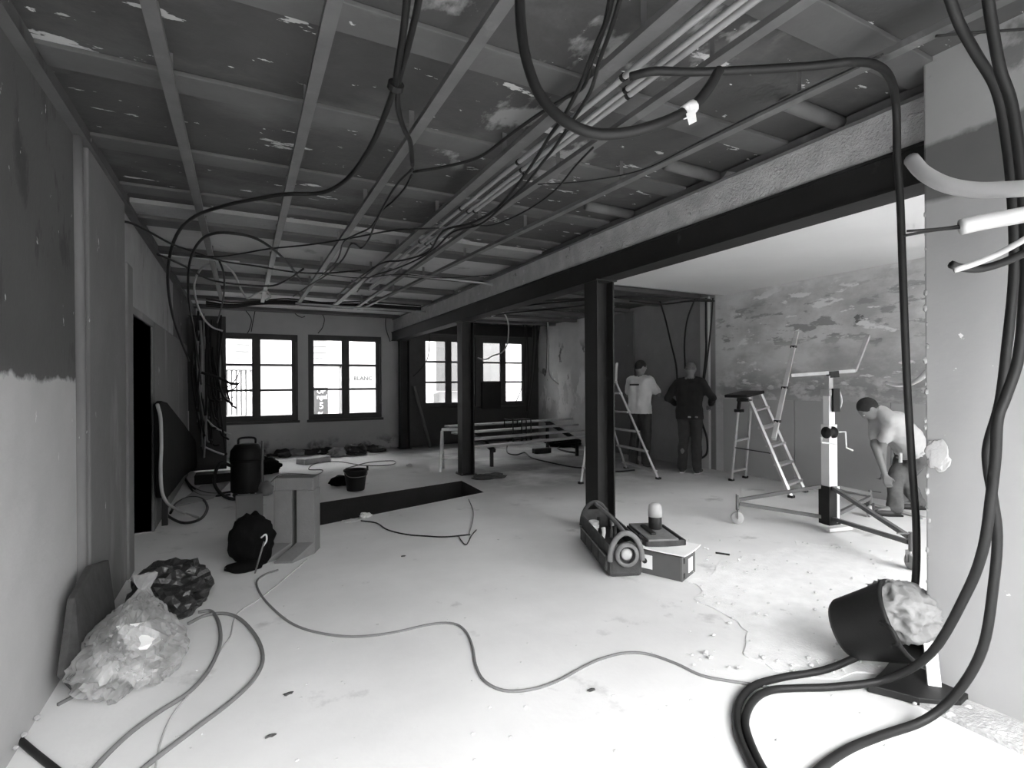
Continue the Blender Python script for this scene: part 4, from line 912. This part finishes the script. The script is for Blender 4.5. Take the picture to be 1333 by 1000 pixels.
lp = ca.part(MB().box(-.003, 0, .22, .34, .04, .14, CM), 'label', M_paper)
ca.part(MB().prism([CM @ Vector((-.0045, .28+.022*math.cos(t*math.pi/4), .095+.022*math.sin(t*math.pi/4))) for t in range(8)], ax, .001), 'label_mark', M_sign, parent=lp)
ca.part(MB().box(.03, .05, -.004, 0, .015, .05, CM), 'corner_clip', M_black); ca.part(MB().box(.03, .05, -.004, 0, .12, .155, CM), 'corner_clip', M_black)
ca.part(MB().box(-.003, 0, -.003, .01, 0, hh, CM), 'edge_strip', M_galv)
pn = MB(); nx, ny = 8, 10
for lay in (0, .008):
    for i in range(nx+1):
        for j in range(ny+1):
            u, w_ = i/nx, j/ny; zz = hh+.004+.018*(abs(u-.5)*2)**2*(.5+.5*w_)+lay - .012*math.sin(w_*3)*.5+.008
            pn.v.append(CM @ Vector((-.035+u*(la+.07), -.03+w_*(lb+.05), zz)))
K = (nx+1)*(ny+1)
for i in range(nx):
    for j in range(ny):
        a = i*(ny+1)+j; qd = (a, a+ny+1, a+ny+2, a+1); pn.f.append(tuple(reversed(qd))); pn.f.append(tuple(x+K for x in qd))
for i in range(nx):
    for j in (0, ny): a = i*(ny+1)+j; pn.f.append((a, a+ny+1, a+ny+1+K, a+K))
for j in range(ny):
    for i in (0, nx): a = i*(ny+1)+j; pn.f.append((a, a+1, a+1+K, a+K))
solid('dusty_sheet', pn, M_ply, 'curled pale dusty sheet lying on top of the dark carton', 'sheet')
o_ = CM @ Vector((.05, lb-.06, hh+.03)); solid('small_fitting', blob(o_, (.018, .018, .02), 3, 3, .3, 2), M_lightgrey, 'small metal fitting on the far edge of the dusty sheet', 'fitting', smooth=True)
p = onz(940, 722); solid('pencil_stub', MB().bar(p+Vector((-.03, .04, .008)), p+Vector((.03, -.05, .008)), .012, .012), M_steel, 'short dark stick on the floor right of the carton', 'stick')
for k, (px, py, lab) in enumerate(((375, 905, 'dark fleck of debris on the near floor below the winding cable'), (352, 960, 'small curled dark scrap on the near left floor'), (525, 725, 'tiny dark scrap on the floor before the bent wire'), (770, 900, 'dark smudge of mortar on the near floor'))):
    p = onz(px, py); solid('debris_scrap', blob((p.x, p.y, .006), (.02, .008, .005), k+90, 2, .7, 3, .0005), M_darkrub, lab, 'debris')

# ------------------------------------------------------------------ bucket with cloth by the partition
c0 = Vector((2.52, 1.50, 0)); ax_ = (RGT*.55-FWD*.62+Vector((0, 0, .42))).normalized()
bb = atd(1098, 842, 2.62); bb.z = .16
BM_ = Matrix.Translation(bb) @ ax_.to_track_quat('Z', 'Y').to_matrix().to_4x4()
rbk = Thing('rubble_bucket', Vector((bb.x, bb.y, 0)), 'black rubber bucket tipped over at the partition foot', 'bucket')
rbk.part(MB().lathe([(.0, .0), (.125, .0), (.14, .02), (.18, .26), (.187, .265), (.187, .28), (.17, .28), (.13, .03), (.0, .03)], 32, BM_, False), 'shell', M_black, True)
for s_ in (-1, 1): rbk.part(MB().tube([BM_ @ Vector((s_*.18, -.05, .25)), BM_ @ Vector((s_*.215, -.03, .29)), BM_ @ Vector((s_*.215, .03, .29)), BM_ @ Vector((s_*.18, .05, .25))], .009, 7), 'handle', M_black, True)
mouth = BM_ @ Vector((0, 0, .27))
solid('dusty_cloth', blob(mouth+Vector((.03, .02, .035)), (.155, .155, .135), 31, 5, .30, 2.0, .015, ridge=True), M_cloth, 'crumpled dusty cloth spilling out of the tipped black bucket', 'cloth', smooth=True)
c0 = Vector((mouth.x, mouth.y, 0))
solid('black_flap', MB().prism(ragged([c0+Vector((-.24, .02, 0)), c0+Vector((-.16, -.14, 0)), c0+Vector((-.02, -.23, 0)), c0+Vector((.10, -.22, 0)), c0+Vector((.15, -.12, 0)), c0+Vector((.1, .1, 0))], .004, 5, .012), (0, 0, 1), .035), M_black, 'black rubber sheet lying under the tipped bucket', 'sheet', bevel=.004)
for k, (dx, dy, s_) in enumerate(((.24, -.14, .05), (.22, -.24, .04), (.20, -.02, .045), (.18, -.36, .03))):
    p = c0+Vector((dx, dy, 0)); solid('plaster_lump', blob((p.x, p.y, .02+s_*.5), (s_, s_*.8, s_*.6), k+75, 3, .5, 2.5, .018), M_chip, ('largest white plaster lump at the partition corner', 'second white plaster lump at the partition corner', 'white plaster lump behind the bucket flap', 'smallest white plaster lump on the mortar strip')[k], 'rubble')
solid('plaster_splinter', MB().bar((XP-.06, YP-.06, .02), (XP-.02, YP-.02, .24), .05, .012), M_paper, 'white splinter of plaster leaning on the partition corner', 'rubble')

# ------------------------------------------------------------------ rubble bags at the left wall
bc = onz(143, 862); bc = Vector((-.52, 3.10, 0))
def bagshape(q):
    if q.z > .15:
        k = 1-.55*(q.z-.15); q = Vector((q.x*k, q.y*k, q.z))
    return q
def bagshape2(q):                                   # slumped: broad near the wall foot, drawn up to the tied neck at the far end
    k = 1-.45*max(q.z, 0)-.25*max(q.y, 0); return Vector((q.x*k, q.y, q.z*(1-.25*q.y if q.z > 0 else 1)+(.35*max(q.y, 0) if q.z > 0 else 0)))
bag = Thing('rubble_bag', bc, 'translucent plastic rubble bag slumped against the left wall', 'bag')
bag.part(blob(bc+Vector((.03, .03, .13)), (.225, .36, .17), 41, 5, .30, 2.3, .004, ridge=True, shape=bagshape2), 'film', PLASTIC)
nk = bc+Vector((.03, .37, .25))
nkm = MB().lathe([(.085, -.06), (.05, .0), (.028, .035), (.04, .07), (.065, .11), (.05, .115)], 14, Matrix.Translation(nk) @ Matrix.Rotation(R(-25), 4, 'X'), False)
nkm.v = [tuple(Vector(p)+noise.noise_vector(Vector(p)*40)*.022) for p in nkm.v]
bag.part(nkm, 'gathered_neck', PLASTIC)
bag.part(MB().prism([bc+Vector((-.02, .22, .24)), bc+Vector((.14, .20, .16)), bc+Vector((.15, .02, .16)), bc+Vector((.02, -.10, .23)), bc+Vector((-.05, .05, .27))], (.4, -.4, .7), .004), 'pale_fold', M_lightgrey)
for k in range(14):
    p = bc+Vector((rnd.uniform(-.10, .12), rnd.uniform(-.22, .16), rnd.uniform(.05, .12))); s_ = rnd.uniform(.03, .06)
    o = blob(p, (s_, s_*.9, s_*.7), k+100, 2, .5, 2).build('plaster_lump', M_chip, None)
    tag(o, 'pale plaster lump inside the translucent rubble bag', 'rubble', 'plaster lumps in the rubble bag')
pp = [atd(83, 838, 2.62), atd(107, 822, 2.66), atd(140, 852, 2.6), atd(130, 862, 2.55), atd(98, 868, 2.52)]
pp = [onx(a, b, -.36-.03*k) for k, (a, b) in enumerate(((97, 840), (125, 822), (140, 856), (128, 860), (104, 870)))]
solid('paper_scrap', MB().prism([bc+Vector((.07, -.28, .235)), bc+Vector((.0, -.14, .30)), bc+Vector((.11, -.06, .265)), bc+Vector((.18, -.16, .205)), bc+Vector((.13, -.22, .20))], (.5, -.4, .7), .004), M_paper, 'torn white paper lying on the translucent rubble bag', 'paper')
bk = Vector((-.36, 3.78, 0))
bk = onz(228, 815); bk = Vector((-.40, 3.86, 0))
solid('bin_liner', blob(bk+Vector((0, 0, .13)), (.22, .24, .18), 51, 4, .34, 2.0, .004, ridge=True), M_bagblack, 'shiny black bin liner behind the translucent rubble bag', 'bag')
solid('dark_leaning_sheet', MB().prism([Vector((XL+.04, 2.98, .12)), Vector((XL+.04, 3.15, .40)), Vector((XL+.045, 3.45, .46)), Vector((XL+.06, 3.75, .40)), Vector((XL+.10, 3.75, .01)), Vector((XL+.10, 3.0, .01))], (1, 0, 0), .03), M_canvas, 'dark bent sheet standing between the wall and the rubble bag', 'sheet', bevel=.006)
solid('floor_stick', MB().bar(onz(75, 920)+Vector((0, 0, .008)), onz(118, 897)+Vector((0, 0, .008)), .012, .012), M_grey, 'thin grey stick poking out from under the rubble bag', 'stick')

# ------------------------------------------------------------------ people
def capsules(caps):
    mb = MB()
    for a, b, r1, r2 in caps:
        a, b = Vector(a), Vector(b)
        if (b-a).length < 1e-5: b = a+Vector((0, 0, 1e-3))
        d = (b-a); L = d.length; d.normalize(); u = d.orthogonal().normalized(); w = d.cross(u)
        prof = [(-r1*math.cos(t), r1*math.sin(t)) for t in (0.12, .5, .95, 1.3)] + [(L-0, 0)]*0
        ring = [(x, r) for x, r in prof]+[(0, r1), (L*.5, (r1+r2)/2), (L, r2)]+[(L+r2*math.cos(t), r2*math.sin(t)) for t in (1.3, .95, .5, .12)]
        v = []; f = []; S = 14
        for x, r in ring:
            for j in range(S): an = 2*math.pi*j/S; v.append(a+d*x+(u*math.cos(an)+w*math.sin(an))*r)
        for i in range(len(ring)-1):
            for j in range(S): p, q_ = i*S+j, i*S+(j+1) % S; f.append((p, q_, q_+S, p+S))
        f.append(tuple(reversed(range(S)))); n_ = (len(ring)-1)*S; f.append(tuple(range(n_, n_+S)))
        mb.add(v, f)
    return mb
def ell(mb, c, sz, M=None):
    bm = bmesh.new(); bmesh.ops.create_icosphere(bm, subdivisions=3, radius=1)
    v = [(M or Matrix.Identity(3)) @ Vector((t.co.x*sz[0], t.co.y*sz[1], t.co.z*sz[2])) + Vector(c) for t in bm.verts]
    mb.add(v, [tuple(x.index for x in fc_.verts) for fc_ in bm.faces]); bm.free(); return mb
def fuse(th_, mb, name, m, vox=.012, it=4, cut=None, wrinkle=0, label=None):
    mb.v = [tuple(Vector(p)-th_.loc) for p in mb.v]
    o = mb.build(name+'_raw', m, None)
    r_ = o.modifiers.new('r', 'REMESH'); r_.mode = 'VOXEL'; r_.voxel_size = vox
    s_ = o.modifiers.new('s', 'SMOOTH'); s_.factor = .5; s_.iterations = it
    bpy.context.view_layer.update()
    me = bpy.data.meshes.new_from_object(o.evaluated_get(bpy.context.evaluated_depsgraph_get())); bpy.data.objects.remove(o)
    if wrinkle:
        for vt in me.vertices:
            k = noise.fractal(Vector((vt.co.x*9, vt.co.y*9, vt.co.z*5)), 1, 2, 3); vt.co += vt.normal*wrinkle*k
    if cut:
        bm = bmesh.new(); bm.from_mesh(me); bmesh.ops.delete(bm, geom=[v_ for v_ in bm.verts if cut(v_.co+th_.loc)], context='VERTS'); bm.to_mesh(me); bm.free()
    for p in me.polygons: p.use_smooth = True
    me.materials.clear(); ob = link(name, me, m, th_.o)
    if label: ob['label'] = label
    return ob
def hand(caps, wrist, d, n, side, r=.0085):
    """palm along d, n = palm normal; five fingers, curled towards n"""
    d = Vector(d).normalized(); n = Vector(n); n = (n-d*n.dot(d)).normalized(); x = d.cross(n)*side
    pb = Vector(wrist)
    for k in range(4): caps.append((pb+d*.02+x*(.012-.009*k), pb+d*.085+x*(.030-.020*k), .015, .012))
    for k, L in enumerate((.072, .080, .074, .058)):
        a = pb+d*.085+x*(.030-.020*k); b = a+d*L*.5+n*.012; c = b+d*L*.28+n*.026; e = c+d*L*.08+n*.024
        caps += [(a, b, .0095, r), (b, c, r, .0082), (c, e, .0082, .0075)]
    a = pb+d*.03+x*.026; b = a+d*.032+x*.026+n*.008; c = b+d*.030+x*.010+n*.012
    caps += [(a, b, .013, .010), (b, c, .010, .0085)]
def head(th_, c, fdir, up, skin, hair, bald=False, r=1.0):
    f = Vector(fdir).normalized(); u = Vector(up); u = (u-f*u.dot(f)).normalized(); s_ = u.cross(f)
    M3 = Matrix((f, s_, u)).transposed(); c = Vector(c); mb = MB()
    ell(mb, c, (.098*r, .078*r, .110*r), M3)
    ell(mb, c+f*.035+u*-.055, (.058, .055, .062), M3)
    ell(mb, c+f*.098+u*-.012, (.016, .012, .026), M3)
    for k in (-1, 1): ell(mb, c+s_*.078*k+f*-.005+u*-.012, (.022, .010, .033), M3)
    ell(mb, c+f*.082+u*-.062, (.016, .024, .008), M3)
    ell(mb, c+f*.083+u*.018, (.013, .048, .009), M3)
    hb_ = MB(); ell(hb_, c+f*-.012+u*(.016 if not bald else .008), (.101*r, .083*r, .105*r), M3)
    cutf = lambda p: ((p-c).dot(u) < (.005 if not bald else .02)-(p-c).dot(f)*-.55-.03) 
    return mb, hb_, cutf, f, s_, u, c
def eyes(th_, f, s_, u, c):
    for k in (-1, 1):
        mb = MB(); ell(mb, c+f*.086+s_*.030*k+u*.002, (.009, .013, .008), Matrix((f, s_, u)).transposed()); th_.part(mb, 'eye', M_white_p, True)
def shoe(th_, heel, d, m=None):
    d = Vector(d).normalized(); h = Vector(heel); s_ = Vector((-d.y, d.x, 0))
    mb = MB(); ell(mb, h+d*.03+Vector((0, 0, .05)), (.05, .042, .055), Matrix((d, s_, Vector((0, 0, 1)))).transposed())
    ell(mb, h+d*.13+Vector((0, 0, .036)), (.11, .046, .038), Matrix((d, s_, Vector((0, 0, 1)))).transposed())
    o = fuse(th_, mb, 'shoe', m or M_boot, .008, 3)
    sm = MB().prism([h-d*.025+s_*.03, h-d*.025-s_*.03, h+d*.12-s_*.046, h+d*.22-s_*.03, h+d*.235, h+d*.22+s_*.03, h+d*.12+s_*.046], (0, 0, 1), .018)
    sm.v = [(x, y, max(z, .002)) for x, y, z in sm.v]
    return o, sm

def standing(label, pos, face, H, tops, M_top, M_leg, bald, lhand, rhand, headf, long_sleeve, lean=0.0, sole=None, stance=.11):
    k = H/1.78; pos = Vector(pos); f = Vector(face).normalized(); l = Vector((-f.y, f.x, 0)); u = Vector((0, 0, 1))
    q = lambda a, b, z: pos+f*a*k+l*b*k+u*z*k
    t = Thing('person', pos, label, 'person')
    hip = {1: q(0, .095, .93), -1: q(0, -.095, .93)}; knee = {1: q(.03, stance, .50), -1: q(.02, -stance, .50)}; ank = {1: q(-.02, stance+.01, .09), -1: q(-.02, -stance-.01, .09)}
    ch = q(.02+lean, 0, 1.30); nb = q(.03+lean*1.5, 0, 1.47); sh = {1: q(.02+lean, .185, 1.43), -1: q(.02+lean, -.185, 1.43)}
    hd = q(.05+lean*2.2, 0, 1.655)
    W = {1: Vector(lhand(q)), -1: Vector(rhand(q))}; E_ = {}
    for s_ in (1, -1):
        a, b = sh[s_], W[s_]; mid = (a+b)/2; L = .29*k; d = (b-a); h2 = max(L*L-(d.length/2)**2, .0004)
        n = (-f*.5+l*s_*.6-u*.6); n = (n-d.normalized()*n.dot(d.normalized())).normalized(); E_[s_] = mid+n*math.sqrt(h2)
    torso = [(q(0, .06, .95), q(.01, .07, 1.12), .125*k, .115*k), (q(0, -.06, .95), q(.01, -.07, 1.12), .125*k, .115*k), (q(.01, .07, 1.12), ch+l*.08, .115*k, .13*k), (q(.01, -.07, 1.12), ch-l*.08, .115*k, .13*k), (ch+l*.08, sh[1]-l*.04*k, .13*k, .075*k), (ch-l*.08, sh[-1]+l*.04*k, .13*k, .075*k), (sh[1]-l*.03, nb, .07*k, .065*k), (sh[-1]+l*.03, nb, .07*k, .065*k)]
    legs = []
    for s_ in (1, -1): legs += [(hip[s_], knee[s_], .092*k, .058*k), (knee[s_], knee[s_].lerp(ank[s_], .35)-f*.015, .056*k, .058*k), (knee[s_].lerp(ank[s_], .35)-f*.015, ank[s_], .057*k, .038*k), (ank[s_], ank[s_]+f*.15*k-u*.045*k, .036, .028)]
    arms = []; up_ = []; fo = []
    for s_ in (1, -1):
        up_ += [(sh[s_], E_[s_], .058*k, .045*k)]; fo += [(E_[s_], W[s_], .044*k, .028*k)]
    caps = torso+legs+up_+fo+[(nb, hd-u*.05, .058*k, .054*k)]
    for s_ in (1, -1): hand(caps, W[s_], (W[s_]-E_[s_]), f*.2+l*(-s_)*.8-u*.2, s_)
    hm, hb_, cutf, hf, hs, hu, hc = head(t, hd, headf, u, None, None, bald, k)
    bmb = capsules(caps); bmb.add(hm.v, hm.f)
    fuse(t, bmb, 'body', M_skin, .0115, 2)
    fuse(t, hb_, 'hair', M_hairgrey if bald else M_hair, .008, 1, cut=lambda p: cutf(p)); eyes(t, hf, hs, hu, hc)
    inf = lambda cps, e: [(a, b, r1+e, r2+e) for a, b, r1, r2 in cps]
    tp_ = inf(torso, .018)
    for s_ in (1, -1):
        if long_sleeve: tp_ += [(sh[s_], E_[s_], .075*k, .063*k), (E_[s_], E_[s_].lerp(W[s_], .88), .062*k, .045*k)]
        else: tp_ += [(sh[s_], sh[s_].lerp(E_[s_], .72), .074*k, .072*k)]
    hem = (.88 if not long_sleeve else .86)*k
    tp_ += [(q(0, .06, .86), q(0, .07, 1.0), .15*k, .145*k), (q(0, -.06, .86), q(0, -.07, 1.0), .15*k, .145*k)]
    shirt = fuse(t, capsules(tp_), tops, M_top, .017, 3, cut=lambda p: p.z < hem or (p-nb).dot(u) > .035*k and (p-nb).length < .10*k, wrinkle=.014)
    tl = []
    for s_ in (1, -1): tl += [(hip[s_], knee[s_], .112*k, .080*k), (knee[s_], ank[s_]-u*.01, .080*k, .075*k)]
    tl += [(q(0, .055, .93), q(0, .06, 1.0), .125*k, .12*k), (q(0, -.055, .93), q(0, -.06, 1.0), .125*k, .12*k)]
    fuse(t, capsules(tl), 'trousers', M_leg, .017, 3, cut=lambda p: p.z < .045 or p.z > 1.02*k, wrinkle=.014)
    for s_ in (1, -1):
        o, sm = shoe(t, ank[s_]-u*ank[s_].z-f*.04, f+l*s_*.15); so = sm; t.part(so, 'sole', sole or M_black, parent=o)
    return t, q, k, f, l
# worker in the white tee
fA = (Vector((1, .30, 0))).normalized()
tA, q, k, f, l = standing('person in white t-shirt and dark jeans standing back to the room', onz(833, 607), fA, 1.80, 't_shirt', M_tee, M_jeans, False,
    lambda q: q(.36, .14, 1.16), lambda q: q(.34, -.25, 1.13), Vector((.9, -.15, -.25)), False)
pm = MB()
for i in range(7):
    for j in range(2):
        pm.v.append(tuple(q(-.158+.012*abs(i-3)/3, -.085+.03*i, 1.375-.028*j)))
pm.f = [(i*2, i*2+2, i*2+3, i*2+1) for i in range(6)]
tA.part(pm, 'shirt_print', M_shade)
# worker in black
fB = (Vector((1, .62, 0))).normalized()
tB, q, k, f, l = standing('person in black jacket and dark trousers facing the dark wall post', onz(898, 616), fB, 1.74, 'jacket', M_jacket, M_jeans, True,
    lambda q: q(.27, .27, 1.08), lambda q: q(.25, -.28, 1.08), Vector((.9, .55, -.45)), True, lean=.03, sole=M_white_p, stance=.10)
tB.part(MB().box(*[c for c in ()]) if False else MB().lathe([(.012, -.02), (.012, .02)], 8, Matrix.Translation(q(-.15, -.03, .90)) @ Matrix.Rotation(R(90), 4, 'X')), 'belt_clip', M_alu)
tB.part(MB().lathe([(.012, -.02), (.012, .02)], 8, Matrix.Translation(q(-.13, -.13, .90)) @ Matrix.Rotation(R(90), 4, 'X')), 'belt_clip', M_alu)

# worker bending down
def bending():
    base = onz(1172, 672); base = Vector((6.18, 3.06, 0)); t = Thing('person', base, 'person in pale t-shirt bending down at the right wall with hands low', 'person')
    D = base.x*sn+base.y*cs
    P = lambda px, py, dd=0: atd(px, py, D+dd)
    u = Vector((0, 0, 1)); f = (-RGT*.95+FWD*.2).normalized(); l = Vector((-f.y, f.x, 0))      # faces image left
    hipc = P(1190, 592, .05); hips = {1: hipc+l*.11, -1: hipc-l*.11}
    aL, aN = P(1196, 655, .16), P(1165, 655, -.12); aL.z = aN.z = .09
    ank = {-1: aN, 1: aL}
    if l.dot(FWD) > 0: ank = {1: aL, -1: aN}
    knee = {}
    for s_ in (1, -1):
        a, b = hips[s_], ank[s_]; m_ = (a+b)/2; d = (b-a); L = .36; knee[s_] = m_+f*math.sqrt(max(L*L-(d.length/2)**2, .004))*.75
    ch = P(1160, 552); nb = P(1143, 534); hd = P(1130, 532, -.02)
    sh = {1: P(1150, 545)+l*.17, -1: P(1150, 545)-l*.17}
    W = {1: P(1150, 612, .10), -1: P(1152, 618, -.14)}
    E_ = {s_: sh[s_].lerp(W[s_], .5)+f*.05 for s_ in (1, -1)}
    torso = [(hipc+l*.05, P(1178, 570)+l*.07, .12, .12), (hipc-l*.05, P(1178, 570)-l*.07, .12, .12), (P(1178, 570)+l*.07, ch+l*.08, .12, .125), (P(1178, 570)-l*.07, ch-l*.08, .12, .125), (ch+l*.08, sh[1], .12, .07), (ch-l*.08, sh[-1], .12, .07), (sh[1], nb, .07, .06), (sh[-1], nb, .07, .06)]
    legs = []
    for s_ in (1, -1): legs += [(hips[s_], knee[s_], .09, .06), (knee[s_], ank[s_], .06, .04), (ank[s_], ank[s_]+f*.15-u*.045, .036, .028)]
    caps = torso+legs
    for s_ in (1, -1):
        caps += [(sh[s_], E_[s_], .055, .045), (E_[s_], W[s_], .044, .028)]; hand(caps, W[s_], W[s_]-E_[s_], f*.4-l*s_, s_)
    caps += [(nb, hd, .058, .054)]
    hf = (f*.55-u*.8).normalized(); hm, hb_, cutf, hf2, hs, hu, hc = head(t, hd, hf, f*.8+u*.5, None, None)
    b_ = capsules(caps); b_.add(hm.v, hm.f); fuse(t, b_, 'body', M_skin, .0115, 2)
    fuse(t, hb_, 'hair', M_hair, .008, 1, cut=lambda p: cutf(p)); eyes(t, hf2, hs, hu, hc)
    inf = [(a, b, r1+.016, r2+.016) for a, b, r1, r2 in torso]
    for s_ in (1, -1): inf.append((sh[s_], sh[s_].lerp(E_[s_], .75), .066, .060))
    ax2 = (hipc-ch).normalized()
    fuse(t, capsules(inf), 't_shirt', M_teegrey, .017, 3, cut=lambda p: (p-hipc).dot(ax2) > -.02 or (p-nb).length < .085, wrinkle=.016)
    tl = [(hipc+l*.05, hipc+l*.06-ax2*.08, .135, .13), (hipc-l*.05, hipc-l*.06-ax2*.08, .135, .13)]
    for s_ in (1, -1): tl += [(hips[s_], knee[s_], .105, .078), (knee[s_], ank[s_]-u*.01, .078, .068)]
    tro = fuse(t, capsules(tl), 'trousers', M_work, .017, 3, cut=lambda p: p.z < .04 or (p-hipc).dot(ax2) < -.09, wrinkle=.016)
    for s_ in (1, -1): pass
    bp = [hipc-ax2*.06+(l*math.cos(2*math.pi*j/16)*.20+ax2.cross(l)*math.sin(2*math.pi*j/16)*.145) for j in range(17)]
    t.part(MB().tube(bp, .014, 8, False), 'belt', M_lightgrey, True)
    t.part(MB().box(-.02, .02, -.01, .01, -.06, .04, Matrix.Translation(P(1172, 562, -.17)-u*.26)), 'belt_pouch', M_lightgrey, bevel=.004)
    for s_ in (1, -1):
        o, sm = shoe(t, Vector((ank[s_].x, ank[s_].y, 0))-f*.04, f); t.part(sm, 'sole', M_black, parent=o)
bending()
p = onz(1165, 672); solid('floor_sill', MB().bar(onz(1120, 655)+Vector((0, 0, .02)), onz(1205, 676)+Vector((0, 0, .008)), .08, .016), M_wood, 'low timber strip on the floor under the bending person', 'timber', bevel=.004)
